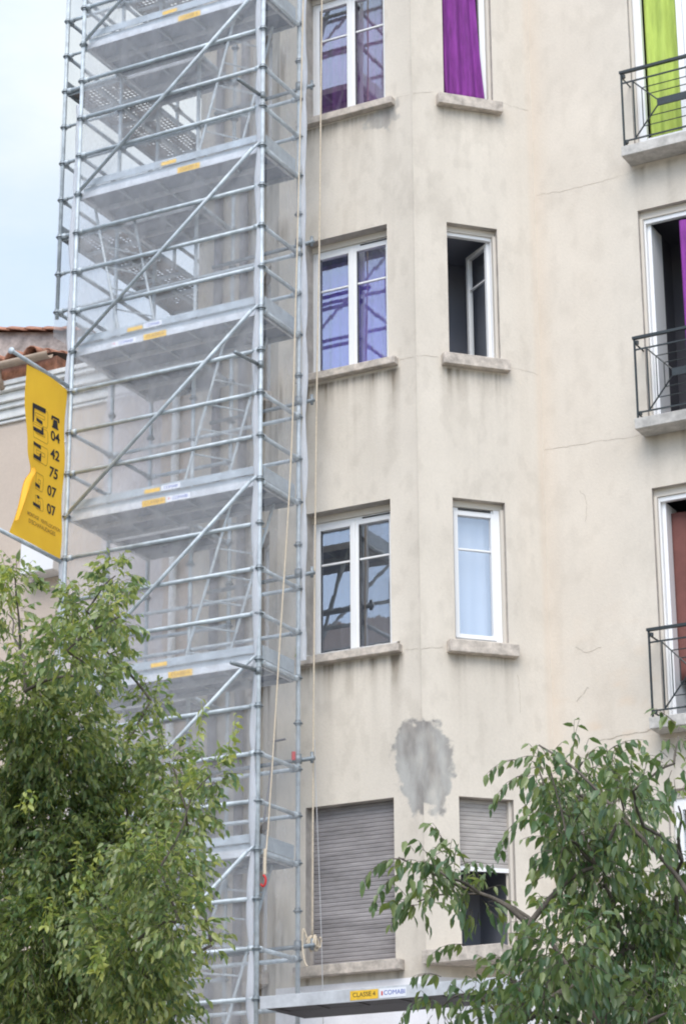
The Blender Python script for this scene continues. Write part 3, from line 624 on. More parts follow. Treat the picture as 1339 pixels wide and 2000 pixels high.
for i, z in enumerate(lifts[:-1]):
    a, b = Vector((XL+.06, Y1-.045, z+.02)), Vector((XR-.10, Y1-.045, z+2.0-.03)); d = (b-a).normalized()
    mb = MB().tube([a, b], .0212, 8); mb.tube([a-d*.09+Vector((0, .02, 0)), a+d*.06], .016, 8); mb.tube([b-d*.06, b+d*.09+Vector((0, .02, 0))], .016, 8)
    mb.build('diagonal_brace', M['galv'], scf, smooth=True)
def sticker(x0, x1, z0, z1, y, mt, par, txt=None, tm=None, dot=False):
    o = MB().wbox(x0, x1, y-.0035, y-.0005, z0, z1).build('sticker', mt, par)
    if txt:
        mw = basis(((x0+x1)/2+(.02 if dot else 0), y-.0045, (z0+z1)/2), (1, 0, 0), (0, 0, 1)); text_mesh('lettering', txt, (z1-z0)*.82, tm, mw, o, .0005)
    if dot: MB().wbox(x0+.02, x0+.035, y-.005, y-.0036, z0+.025, z1-.012).build('logo', M['red'], o)
def deck(x0, x1, y0, y1, z, toe=True, side=True, stick=(), first=True):
    f = MB()
    y_mid = (y0+y1)/2
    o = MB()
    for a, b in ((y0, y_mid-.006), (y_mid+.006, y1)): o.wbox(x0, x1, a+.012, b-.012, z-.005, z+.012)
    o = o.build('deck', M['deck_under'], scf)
    e = MB()
    for a, b in ((y0, y_mid-.006), (y_mid+.006, y1)):
        e.wbox(x0, x1, a, a+.010, z-.058, z+.020); e.wbox(x0, x1, b-.010, b, z-.058, z+.020)
        e.wbox(x0, x0+.03, a+.012, b-.012, z-.056, z-.006); e.wbox(x1-.03, x1, a+.012, b-.012, z-.056, z-.006)
    e.build('deck_edge', M['deck'], o, bevel=.003)
    c = MB(); n = max(2, int((x1-x0)/.42))
    for k in range(1, n):
        xx = x0+(x1-x0)*k/n; c.wbox(xx-.014, xx+.014, y0+.014, y1-.014, z-.040, z-.006)
    c.build('cross_rib', M['toe'], o)
    if toe:
        t = MB(); t.wbox(x0+.01, x1-.01, y0-.002, y0+.010, z+.085, z+.172); t.wbox(x0+.01, x1-.01, y0+.024, y0+.032, z+.022, z+.0845)
        t.build('toe_board', M['toe'], o, bevel=.002)
    if side:
        t = MB(); t.wbox(XR-.012, XR, y0+.05, y1-.04, z+.022, z+.172); t.wbox(XR+.0, XR+.010, y0+.05, y1-.04, z-.05, z+.012); t.build('toe_board', M['toe'], o, bevel=.002)
    return o
for z in lifts[1:]:
    o = deck(XL+.03, XR-.03, Y1+.03, Y2-.04, z)
    j = lifts.index(z)
    u = XL+(.95+(.10, .0, .13, .04, -.15, .12, .1, 0)[j]*1.5)
    yy = Y1+.03
    sticker(u, u+.20, z+.095, z+.14, yy-.002, M['yellow'], o)
    if j in (3, 4): sticker(u+.22, u+.46, z+.09, z+.15, yy-.002, M['white'], o, 'COMABI', M['blue'])
    v = u+(.22 if j != 3 else .0)-(.03 if j == 3 else 0)
    sticker(v, v+.30, z-.054, z+.016, yy, M['yellow'], o, 'CLASSE 4', M['brown_ink'])
    if j in (3,): sticker(v+.32, v+.62, z-.05, z+.014, yy, M['white'], o, 'COMABI', M['blue'], True)
    if j in (4,): sticker(v-.42, v-.1, z-.05, z+.014, yy, M['white'], o, 'COMABI', M['blue'], True)
    deck(XL+.03, XM-.03, Y2+.03, Y3-.04, z, toe=False, side=False)
# inner ladders, leaning alternately
for j, z in enumerate(lifts[:-1]):
    mb = MB(); s = 1 if j in (2, 4) or j % 2 == 0 else -1
    if s > 0: a, b = Vector((-13.10, 21.12, z+.02)), Vector((-12.45, 21.12, z+1.98))
    else: a, b = Vector((-13.75, 21.12, z+.02)), Vector((-14.38, 21.12, z+1.98))
    if j == 5: a, b = Vector((-13.05, 21.12, z+.02)), Vector((-12.50, 21.12, z+1.98))
    if j == 4: a, b = Vector((-13.95, 21.12, z+.02)), Vector((-14.40, 21.12, z+1.98))
    if j == 3: a, b = Vector((-13.15, 21.12, z+.02)), Vector((-12.55, 21.12, z+1.98))
    w_ = Vector((.14, .20, 0))
    mb.tube([a-w_, b-w_], .017, 6); mb.tube([a+w_, b+w_], .017, 6)
    for k in range(1, 7): c = a+(b-a)*k/7; mb.tube([c-w_, c+w_], .010, 6)
    mb.build('ladder', M['galv'], scf)
# short stub tubes on the front right standard, tie tubes at the wall
for z in (15.03, 11.72, 8.27):
    MB().tube([(XR-.03, Y1-.02, z+.02), (XR-.03, Y1-.50, z-.02)], .022, 10).tube([(XR, Y1, z-.03), (XR, Y1, z+.05)], .036, 8).build('stub_tube', M['galv_dark'], scf, smooth=True)
for z in (15.57, 13.55, 11.60, 9.58, 7.52, 5.55):
    mb = MB().tube([(XM+.2, Y2+.05, z-.02), (-11.90, Y2+.05, z)], .0242, 8); mb.tube([(-11.93, Y2+.05, z+.07), (-11.93, Y2+.05, z-.05)], .018, 6)
    mb.tube([(XR, Y2, z-.05), (XR, Y2, z+.05)], .042, 8); mb.build('wall_tie', M['galv_dark'], scf, smooth=True)
# side run along the gable, over the neighbour's roof
for x, y, z0 in ((XO, Y2, 13.32), (XO, 24.02, 13.4), (XO, 26.6, 13.4), (XL, 24.02, 13.4), (XL, 26.6, 13.4)): post(x, y, z0)
elb = [(XO, Y2, 13.34)]+[(XO+.22-.22*math.cos(t), Y2, 13.34-.22*math.sin(t)) for t in np.linspace(0, math.pi/2, 7)]+[(XL, Y2, 13.12)]
MB().tube(elb, RT_, 8).build('bracket_tube', M['galv'], scf, smooth=True)
for k, zz in enumerate((13.41, 14.41, 15.41, 16.41, 17.41, 18.41)):
    hbar((XO, Y2, zz), (XL, Y2, zz), nm='end_rail'); hbar((XO, Y2, zz+.5 if zz < 18 else zz), (XL, Y2, zz+.5 if zz < 18 else zz), .018, nm='end_rail')
    for y0, y1 in ((Y2, 24.02), (24.02, 26.6)):
        hbar((XO, y0, zz), (XO, y1, zz), nm='side_ledger')
        if k % 2: hbar((XO, y0, zz+.5 if zz < 18 else zz-.5), (XO, y1, zz+.5 if zz < 18 else zz-.5), nm='side_ledger')
for z in (14.41, 16.41, 18.41):
    for y0, y1 in ((Y2+.03, 24.0), (24.05, 26.58)):
        o = MB().wbox(XO+.03, XL-.03, y0, y1, z-.002, z+.006).build('perforated_deck', M['grate'], scf)
        mb = MB().wbox(XO+.02, XO+.03, y0, y1, z-.055, z+.016).wbox(XL-.03, XL-.02, y0, y1, z-.055, z+.016)
        for k in range(6):
            yk = y0+(y1-y0)*k/5; mb.wbox(XO+.03, XL-.03, max(y0, yk-.02), min(y1, yk+.02), z-.045, z-.004)
        mb.wbox((XO+XL)/2-.03, (XO+XL)/2+.03, y0+.021, y1-.021, z-.044, z-.005)
        mb.build('deck_edge', M['toe'], o)
    MB().wbox(XO-.012, XO-.002, Y2+.03, 26.5, z+.02, z+.17).build('toe_board', M['toe'], scf)
# long bridging deck at the foot, on its own
wk = thing('walkway_deck', 'long steel scaffold walkway reaching right from the tower at the foot of the photo', 'walkway', (-11, 20.7, 4.85))
MB().wbox(-12.02, -8.2, 20.60, 20.92, 4.912, 4.926).build('deck', M['deck'], wk)
MB().wbox(-12.02, -8.2, 20.592, 20.600, 4.800, 4.925).wbox(-12.02, -8.2, 20.92, 20.928, 4.83, 4.925).build('edge_beam', M['deck'], wk, bevel=.003)
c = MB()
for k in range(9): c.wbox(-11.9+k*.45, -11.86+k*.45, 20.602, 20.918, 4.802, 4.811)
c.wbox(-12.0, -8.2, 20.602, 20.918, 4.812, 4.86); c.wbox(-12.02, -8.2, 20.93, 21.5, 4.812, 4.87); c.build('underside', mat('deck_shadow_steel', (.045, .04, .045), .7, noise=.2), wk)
for (x0, x1, m_, t_, tm_, dt) in ((-11.005, -10.70, 'yellow', 'CLASSE 4', 'ink', False), (-10.685, -10.40, 'white', 'COMABI', 'blue', True)):
    o = MB().wbox(x0, x1, 20.588, 20.591, 4.815, 4.905).build('sticker', M[m_], wk)
    text_mesh('lettering', t_, .062, M[tm_], basis(((x0+x1)/2+(.02 if dt else 0), 20.5868, 4.862), (1, 0, 0), (0, 0, 1)), o, .0005)
    if dt: MB().wbox(x0+.02, x0+.036, 20.5855, 20.5878, 4.84, 4.88).build('logo', M['red'], o)

# ------------------------------------------------------------------ debris netting
def net(name, x0, y0, x1, y1, z0, z1, mt, label, amp=.03, nu=40, nv=90, seed=0, edge=None):
    dx, dy = x1-x0, y1-y0; L = math.hypot(dx, dy); nx, ny = dy/L, -dx/L
    def fn(s, t):
        z = z0+(z1-z0)*t
        w_ = amp*(float(fbm(s*L*2.2+seed, z*.9))-.5)*2+amp*.5*math.sin(z*math.pi+seed)*math.sin(s*math.pi)
        ee = (edge(z) if edge else 0)
        ss = s*(1-ee)
        return (x0+dx*ss+nx*w_, y0+dy*ss+ny*w_, z)
    return tag(MB().sheet(fn, nu, nv).build(name, mt, None, smooth=True), label, 'netting', 'debris nets hung on the scaffold')
net('debris_net', XL+.03, Y1+.022, XR-.02, Y1+.022, 2.0, 18.9, M['net'], 'white debris netting stretched over the street side of the scaffold', .009, 60, 200)
net('debris_net', XR+.035, Y1+.04, XR+.035, Y2-.01, 2.0, 18.9, M['net_side'], 'white debris netting on the right-hand end of the scaffold, between front and rear posts', .008, 20, seed=3)
net('debris_net', XO-.04, Y2, XO-.04, 26.6, 13.1, 18.9, M['net'], 'white debris netting on the outer side of the raised left run', .02, seed=7)
net('debris_net', XL-.03, Y1, XL-.03, Y2, 2.0, 18.9, M['net_side'], 'narrow white debris netting on the left-hand end of the scaffold tower', .008, 20, seed=9)
net('debris_net', XL-.9, Y3+.35, XL+.0, Y3+.30, 8.0, 12.9, M['net_thick'], 'doubled white netting sagging behind the tower over the pink wall', .10, 30, 40, seed=12)
def rolls(name, x, y, z0, z1, r, mt, label, seed, amp=.03, gap=None):
    mb = MB(); P = []; n_ = int((z1-z0)/.06)
    k0 = 0; ns = 10
    for i in range(n_+1):
        z = z0+(z1-z0)*i/n_; ph = (z-lifts[0])/1.0
        pinch = .35+.65*abs(math.sin(ph*math.pi))**.7
        cx = x+amp*(float(vn(z*1.6+seed, 2))-.5)*2*pinch; cy = y+amp*.5*(float(vn(z*1.3, seed+5))-.5)
        for j in range(ns):
            th = 2*math.pi*j/ns; q = r*pinch*(.7+.6*float(vn(j*2.3+seed, z*2.5))); mb.v.append((cx+q*math.cos(th+z), cy+q*.6*math.sin(th+z), z))
    for i in range(n_):
        for j in range(ns): a = i*ns+j; b = i*ns+(j+1) % ns; mb.f.append((a, b, b+ns, a+ns))
    return tag(mb.build(name, mt, None, smooth=True), label, 'netting', 'bunched net edges along the scaffold posts')
rolls('bunched_net', XR-.045, Y1-.01, 2.0, 18.9, .045, M['net_roll'], 'white netting edge bunched and tied along the front right scaffold post', 1)
rolls('bunched_net', XR+.06, Y2+.02, 8.6, 18.9, .040, M['net_roll'], 'white netting edge bunched beside the rear right post near the window column', 5, .02)
rolls('bunched_net', XL-.045, Y1+.0, 2.0, 15.6, .038, M['net_roll'], 'white netting edge tied along the front left post next to the yellow banner', 9)

# ------------------------------------------------------------------ ropes
def smooth_path(P, n=14):
    P = [Vector(p) for p in P]; out = []
    for i in range(len(P)-1):
        p0 = P[max(i-1, 0)]; p1 = P[i]; p2 = P[i+1]; p3 = P[min(i+2, len(P)-1)]
        for k in range(n):
            t = k/n; out.append(.5*((2*p1)+(p2-p0)*t+(2*p0-5*p1+4*p2-p3)*t*t+(3*p1-p0-3*p2+p3)*t**3))
    out.append(P[-1]); return out
r1 = thing('hoist_rope', 'tan rope running down to a red hook on the front scaffold post', 'rope', (-11.9, 20.95, 12))
MB().tube(smooth_path([(-11.70, 20.95, 18.0), (-11.739, 20.95, 16.37), (-11.777, 20.95, 14.71), (-11.832, 20.95, 12.5), (-11.886, 20.95, 10.69), (-12.0, 20.93, 8.7), (-12.04, 20.80, 6.9), (-12.03, 20.70, 6.30)]), .0085, 6).build('rope', M['rope'], r1, smooth=True)
MB().tube(smooth_path([(-12.03, 20.70, 6.42), (-12.03, 20.69, 6.30), (-12.03, 20.69, 6.16)]), .019, 8).build('splice', M['rope'], r1, smooth=True)
MB().tube([(-12.03+.030*math.cos(t), 20.66, 6.09+.055*math.sin(t)) for t in np.linspace(-2.6, 1.6, 16)], .012, 7).build('hook', M['red'], r1, smooth=True)
r2 = thing('hand_line', 'tan rope hanging beside the window column, coiled round a tie tube at its end', 'rope', (-11.93, 21.6, 10))
MB().tube(smooth_path([(-11.84, 21.6, 18), (-11.85, 21.6, 16.7), (-11.87, 21.6, 15.07), (-11.89, 21.6, 13.5), (-11.925, 21.6, 11.74), (-11.945, 21.6, 10.3), (-11.97, 21.6, 7.98), (-11.985, 21.6, 5.66)]), .009, 6).build('rope', M['rope'], r2, smooth=True)
cp = []
for k in range(60):
    t = k*.55; cp.append((-11.96+.006*math.sin(k)+.0018*k-.03, 21.55+.055*math.cos(t)*(.8+.3*math.sin(k*.37)), 5.58+.075*math.sin(t)*(.8+.3*math.sin(k*.9))))
MB().tube(smooth_path(cp, 3), .011, 6).build('coil', M['rope'], r2, smooth=True)
MB().tube(smooth_path([(-11.99, 21.5, 5.62), (-12.02, 21.47, 5.72), (-12.03, 21.47, 5.55), (-11.99, 21.45, 5.38), (-11.96, 21.45, 5.33)]), .0105, 6).build('tail', M['rope'], r2, smooth=True)
tag(MB().tube(smooth_path([(-11.955, 21.6, 7.75), (-11.95, 21.6, 7.4), (-11.927, 21.6, 6.89), (-11.875, 21.6, 5.54), (-11.85, 21.6, 4.3)]), .0045, 5).build('thin_cord', M['cord'], None, smooth=True), 'thin grey cord hanging in front of the closed brown shutter', 'cord')
tag(MB().tube([(-12.33, 21.36, 7.72), (-12.16, 21.33, 7.72)], .012, 6).tube([(-12.30, 21.36, 7.72), (-12.40, 21.30, 6.85)], .011, 6).build('iron_bracket', M['pipe'], None), 'thin dark bent bar leaning on the rear scaffold post above the brown shutter', 'bracket')
tag(MB().tube([(-12.10, 21.40, 7.50), (-12.10, 21.40, 7.59)], .022, 8).build('red_clamp', M['red'], None), 'small red clamp on the rear scaffold post', 'clamp')

# ------------------------------------------------------------------ banner
bn = thing('banner', 'yellow vertical advertising banner with black phone number, one edge folded over', 'banner', (-14.62, 20.2, 10.9))
BX = -14.61; YT0, YT1 = 19.82, 20.59
for z, y0 in ((12.005, 19.52), (9.90, 19.35)):
    dy = .04
    MB().tube([(BX, 20.61, z-.02), (BX, y0, z+.012)], .024, 10).tube([(BX, y0, z+.012), (BX, y0-.012, z+.012)], .04, 10).build('pole', M['galv'], bn, smooth=True)
def bx(s, t):       # s across (0 = outer edge), t from the bottom
    zt = 11.97-.05*s+.02*math.sin(3*s); zb = 9.93-.03*s
    z = zb+(zt-zb)*t
    yl = 19.83+.0*t
    yl += .05*(1-t) if t > .405 else .05*.6; yl -= .24*max(0, (.38-t))/.38
    pin = math.exp(-((t-.405)/.055)**2)*.075
    y = yl+pin+(20.585-yl-pin)*s
    x = BX+.03*math.sin(s*3+t*5)*(1-s)*.9+.012*math.sin(t*14)
    return Vector((x, y, z))
def bfn(s, t): return bx(s, t)
MB().sheet(bfn, 16, 50).build('cloth', M['banner'], bn, smooth=True)
# flap folded forwards along the lower outer edge
def flap(s, t):
    t0, t1 = .07, .41; tt = t0+(t1-t0)*t; e = bx(0, tt); wv = .11*math.sin(math.pi*t**2)**.8
    return Vector((e.x+.012+.05*math.sin(math.pi*s*.8), e.y+wv*s*.9, e.z+.04*s*math.sin(math.pi*t)))
MB().sheet(flap, 8, 16).build('folded_flap', M['banner'], bn, smooth=True)
for s_ in (.0,):
    for z in (11.93, 11.3, 10.7, 10.1): MB().tube([(BX, 20.58, z), (BX+.0, 20.615, z)], .006, 5).build('lashing', M['pvc'], bn)
def pbn(y, z, off=.006):       # point on the cloth surface at y, z
    t = (z-9.92)/2.03; t = min(1, max(0, t))
    e0 = bx(0, t); e1 = bx(1, t); s = (y-e0.y)/(e1.y-e0.y); q = bx(min(1, max(0, s)), t); return (q.x+off, y, z)
def btext(txt, y, z, size, mt, bold=0.0, sx=1.0, nm='lettering'):
    z -= .175
    c = bpy.data.curves.new(nm, 'FONT'); c.body = txt; c.size = size; c.offset = bold; c.align_x = 'CENTER'; c.align_y = 'CENTER'
    t = bpy.data.objects.new(nm, c); col.objects.link(t)
    dg = bpy.context.evaluated_depsgraph_get(); me = bpy.data.meshes.new_from_object(t.evaluated_get(dg)); bpy.data.objects.remove(t)
    for v in me.vertices: v.co = Vector(pbn(y+v.co.x*sx, z+v.co.y))
    me.materials.clear(); me.materials.append(mt); o = bpy.data.objects.new(nm, me); col.objects.link(o); o.parent = bn; o.matrix_parent_inverse = pinv(bn)
for txt, y, z in (('04', 20.40, 11.465), ('42', 20.395, 11.245), ('75', 20.395, 11.03), ('07', 20.385, 10.81), ('07', 20.375, 10.59)): btext(txt, y, z, .165, M['ink'], .004, 1.0)
def strips(Q, mt, nm, off=.007):
    mb = MB()
    for P in Q:
        n = len(P)//2; k = len(mb.v); 
        for (y, z) in P: mb.v.append(pbn(y, z-.175, off))
        mb.f.append(tuple(k+i for i in range(len(P))))
    mb.build(nm, mt, bn)
def bar(y0, z0, y1, z1, w_): return [(y0, z0-w_/2), (y1, z1-w_/2), (y1, z1+w_/2), (y0, z0+w_/2)]
# telephone symbol
strips([bar(20.33, 11.70, 20.47, 11.70, .028), [(20.325, 11.66), (20.35, 11.66), (20.35, 11.71), (20.325, 11.70)], [(20.45, 11.66), (20.475, 11.66), (20.475, 11.70), (20.45, 11.71)], [(20.35, 11.59), (20.45, 11.59), (20.435, 11.675), (20.365, 11.675)], bar(20.34, 11.58, 20.46, 11.58, .02)], M['ink'], 'phone_symbol')
# drop shadows of the block letters, as seen on the cloth
lw = .035
for Q in ([bar(19.99, 11.72, 20.22, 11.72, .055), [(19.985, 11.50), (20.015, 11.55), (20.02, 11.74), (19.985, 11.74)]], [bar(20.06, 11.575, 20.17, 11.56, .04)],
          [bar(19.99, 11.44, 20.18, 11.44, .05), [(20.15, 11.43), (20.185, 11.43), (20.185, 11.52), (20.15, 11.50)]], [bar(19.98, 11.26, 20.13, 11.25, .04)],
          [bar(19.98, 11.11, 20.14, 11.11, .045), [(20.105, 11.11), (20.14, 11.11), (20.14, 11.19), (20.105, 11.17)]],
          [bar(20.05, 10.80, 20.15, 10.79, .038)], [bar(20.09, 10.665, 20.14, 10.665, .035)], [bar(20.0, 10.555, 20.15, 10.55, .04)]):
    strips(Q, M['ink'], 'block_letter')
def outline(P, w_=.006):
    Q = []
    for (a, b), (c, d) in zip(P, P[1:]+P[:1]):
        if abs(a-c) > abs(b-d): Q.append([(a, b-w_/2), (c, d-w_/2), (c, d+w_/2), (a, b+w_/2)])
        else: Q.append([(a-w_/2, b), (a+w_/2, b), (c+w_/2, d), (c-w_/2, d)])
    return Q
ol = []
for zc, hh in ((11.63, .17), (11.42, .14), (11.18, .17), (10.85, .16), (10.60, .13)):
    y0, y1 = 19.99, 20.25
    if zc < 11.0: y0, y1 = 20.06, 20.20
    ol += outline([(y0, zc-hh*.62), (y1, zc-hh*.62), (y1+.015, zc-hh*.4), (y1+.015, zc+hh*.4), (y1, zc+hh*.55), (y0, zc+hh*.55)])
    ol += outline([(y0+.05, zc-.02), (y1-.04, zc-.02), (y1-.04, zc+.02), (y0+.05, zc+.02)])
strips(ol, M['brown_ink'], 'letter_outlines', .0055)
[btext(t_, y_, z_, .060, M['brown_ink'], .001, .78) for t_, y_, z_ in (('MONTAGE', 20.0, 10.405), ('VENTE', 20.22, 10.40), ('LOCATION', 20.42, 10.395))]; btext("D'ECHAFAUDAGES", 20.18, 10.325, .066, M['brown_ink'], .001, .95)

# ------------------------------------------------------------------ neighbour
nb = thing('neighbour_house', 'lower pinkish house with white cornice, beige gutter and terracotta roof left of the scaffold', 'house', (-19, 25, 0))
def nwall(fr, u0, u1, z0, z1):
    U = np.linspace(u0, u1, 60); o = MB().quad(fr.p(u0, z0), fr.p(u1, z0), fr.p(u1, z1), fr.p(u0, z1)).build('wall', M['pink'], nb); return o
FN = Fr(-24.0, 23.3, 0); NW = 24.0-14.45
MB().quad(FN.p(0, 0), FN.p(NW, 0), FN.p(NW, 13.5), FN.p(0, 13.5)).build('wall', M['pink'], nb)
mb = MB()
for (z0, z1, o_) in ((13.0, 13.04, .04), (13.05, 13.17, .07), (13.175, 13.24, .12), (13.245, 13.36, .17), (13.365, 13.42, .24), (13.425, 13.49, .27)): mb.box(FN, 0, NW-.02, z0, z1, .001, o_)
mb.build('cornice', M['corn'], nb, bevel=.008)
mb = MB()
gp = [(math.cos(t)*.075, math.sin(t)*.075) for t in np.linspace(math.pi, 2*math.pi, 9)]
mb.sheet(lambda s, t: FN.p(s*7.45, 13.68+gp[int(round(t*8))][1], .38+gp[int(round(t*8))][0]), 1, 8)
g_ = mb.build('gutter', M['gutter'], nb, smooth=True); sm = g_.modifiers.new('t', 'SOLIDIFY'); sm.thickness = .006
MB().box(FN, 0, 7.45, 13.50, 13.70, -.1, .22).build('eaves_board', M['tile'], nb)
MB().tube([FN.p(6.62, 13.62, .36), FN.p(6.62, 13.50, .33), FN.p(6.62, 13.40, .22)], .045, 8).build('gutter_outlet', M['gutter'], nb, smooth=True)
# lower tiled eaves, curved tiles
def tile_row(fr, u0, u1, z, o_, run, rise, par, nm='roof_tiles', pitch=.29):
    mb = MB(); n = int((u1-u0)/pitch)
    for i in range(n):
        c = u0+pitch*(i+.5)
        for j in range(int(run/.33)):
            mb.sheet(lambda s, t: fr.p(c+math.cos(math.pi*s)*(-.115+.010*t), z+.115*math.sin(math.pi*s)*(1-.1*t)+(j*.33+t*.38)*rise/run+.018*(1-t), o_-(j*.33+t*.38)), 6, 1)
    o = mb.build(nm, M['tile'], par, smooth=True); s_ = o.modifiers.new('t', 'SOLIDIFY'); s_.thickness = .014; return o
tile_row(FN, 0, 7.46, 13.735, .33, 1.3, .36, nb)
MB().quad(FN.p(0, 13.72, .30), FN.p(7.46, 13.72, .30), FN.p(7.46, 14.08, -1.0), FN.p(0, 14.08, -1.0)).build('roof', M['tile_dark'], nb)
# raised gable wall with a sloping tile verge
FV = Fr(-24.0, 24.35, 0)
zt = lambda u: 15.66-(u-3.2)*.205 if u < 6.9 else 14.9
mb = MB(); Lr = 6.95
mb.v += [FV.p(0, 13.9, 0), FV.p(Lr, 13.9, 0), FV.p(Lr, 14.62, 0), FV.p(0, 16.1, 0), FV.p(0, 13.9, -.3), FV.p(Lr, 13.9, -.3), FV.p(Lr, 14.62, -.3), FV.p(0, 16.1, -.3)]
mb.f += [(0, 1, 2, 3), (5, 4, 7, 6), (1, 5, 6, 2), (3, 2, 6, 7), (4, 0, 3, 7)]; mb.build('gable_wall', M['oldwall'], nb)
mb = MB(); n = 23
for i in range(n):
    u = i*Lr/n; za = 16.1-(16.1-14.62)*u/Lr; zb = 16.1-(16.1-14.62)*(u+Lr/n*1.15)/Lr
    mb.sheet(lambda s, t: FV.p(u+Lr/n*1.15*t, (za+.03)*(1-t)+zb*t+.10*math.sin(math.pi*s)-.02, .10-.5*s), 8, 1)
o = mb.build('verge_tiles', M['tile'], nb, smooth=True); s_ = o.modifiers.new('t', 'SOLIDIFY'); s_.thickness = .02
MB().box(FN, 7.05, 7.55, 10.78, 11.25, .0, .28).build('white_box', M['pvc'], nb, bevel=.01)
MB().tube([FN.p(9.18, 4, .07), FN.p(9.18, 12.98, .07)], .05, 8).build('drainpipe', M['corn'], nb, smooth=True)
MB().quad((-24, 23.3, 0), (-24, 30, 0), (-24, 30, 13.5), (-24, 23.3, 13.5)).build('wall', M['pink'], nb)

# ------------------------------------------------------------------ building across the street (mirrored in the panes)
ob = thing('opposite_building', 'long beige apartment house across the street, seen mirrored in the panes', 'building', (-20, -8, 0))
FO = Fr(-17, -6, math.pi)
MB().box(FO, 0, 50, 0, 17.5, -9, 0).build('wall', M['opp'], ob)
MB().box(FO, -.3, 50.3, 17.5, 17.9, -9.2, .5).box(FO, -.3, 50.3, 17.1, 17.5, -9, .2).build('cornice', M['corn'], ob)
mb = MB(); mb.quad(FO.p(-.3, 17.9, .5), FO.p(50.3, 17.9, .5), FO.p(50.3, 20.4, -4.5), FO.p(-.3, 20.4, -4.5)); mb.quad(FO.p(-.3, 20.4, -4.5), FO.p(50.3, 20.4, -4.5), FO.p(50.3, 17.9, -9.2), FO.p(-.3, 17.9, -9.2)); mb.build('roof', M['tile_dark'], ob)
mb = MB()
w0 = None
for k in range(15):
    for zz in (1.5, 4.7, 7.9, 11.1, 14.3):
        q = MB().box(FO, 2+k*3.2, 3.1+k*3.2, zz, zz+1.9, -.02, .03)
        if w0 is None:
            w0 = q.build('window', M['oppw'], ob); ref = (2+k*3.2, zz)
        elif k % 1 == 0 and True:
            c = w0.copy(); col.objects.link(c); c.parent = ob; c.matrix_parent_inverse = pinv(ob)
            c.location = (-(2+k*3.2-ref[0]), 0, zz-ref[1])

# ------------------------------------------------------------------ trees
LT = [(-11.03,14.92,7.53,.18),(-11.59,15.6,7.49,.17),(-11.16,15.21,7.02,.11),(-10.6,15.73,7.71,.18),(-10.91,15.78,7.46,.25),(-9.75,14.54,6.91,.17),(-10.15,14.43,6.67,.24),(-11.03,16.24,7.26,.23),(-10.92,14.97,6.58,.33),(-10.24,14.92,6.6,.2),(-10.78,16.59,6.86,.18),(-10.88,15.43,6.34,.42),(-10.82,16.24,6.34,.28),(-11.5,15.45,6.2,.47),(-10.09,15.81,6.07,.23),(-9.02,14.73,5.64,.16),(-11.21,15.8,5.82,.51),(-10.8,16.31,5.82,.43),(-9.75,15.55,5.61,.25),(-11.72,16.03,5.39,.57),(-10.84,15.88,5.2,.55),(-9.35,14.54,4.92,.32),(-10.02,16.07,5.28,.17),(-11.15,15.7,4.66,.63),(-9.94,15.06,4.48,.43),(-9.12,14.47,4.51,.23),(-9.96,16.3,4.67,.13),(-9.95,15.44,4.18,.32),(-11.02,15.98,4.16,.55),(-12.04,16.33,4.27,.53),(-10.1,15.97,4.46,.16)]
RTB = [(-4.55,11.3,3.0,0),(-4.72,11.3,3.35,0),(-4.95,11.2,3.66,0),(-5.2,11.15,3.84,0),(-5.0,11.3,3.2,0),(-4.72,11.4,4.15,.2),(-4.6,11.3,3.95,.17),(-4.85,11.4,4.3,.13),(-4.4,11.2,4.2,.15),(-5.12,11.79,4.64,.09),(-4.73,11.05,4.40,.11),(-4.79,11.62,4.58,.1),(-4.43,11.12,4.41,.12),(-4.92,11.81,4.48,.17),(-5.07,11.73,4.45,.11),(-4.13,10.64,4.16,.13),(-3.93,10.69,4.28,.09),(-3.94,10.8,4.44,.05),(-4.77,11.85,4.31,.22),(-4.68,11.11,4.06,.16),(-4.86,11.38,3.96,.1),(-4.19,10.92,4.04,.13),(-4.11,11.21,4.19,.09),(-5.45,11.04,4.0,.12),(-5.3,10.99,3.9,.13),(-5.29,11.32,3.87,.14),(-5.64,11.32,3.86,.1),(-5.0,11.8,3.86,.10),(-4.72,11.7,3.92,.21),(-4.49,11.89,3.9,.21),(-4.19,11.44,3.96,.12),(-4.56,10.73,3.42,.24),(-4.62,11.7,3.59,.33),(-4.42,11.85,3.59,.28),(-5.27,11.77,3.47,.12),(-5.3,11.3,3.34,.11),(-5.59,11.5,3.33,.1),(-4.73,10.8,3.16,.22),(-4.74,11.66,3.28,.3),(-4.26,11.3,3.18,.26),(-5.2,11.3,3.26,.13),(-5.05,11.2,3.4,.13)]
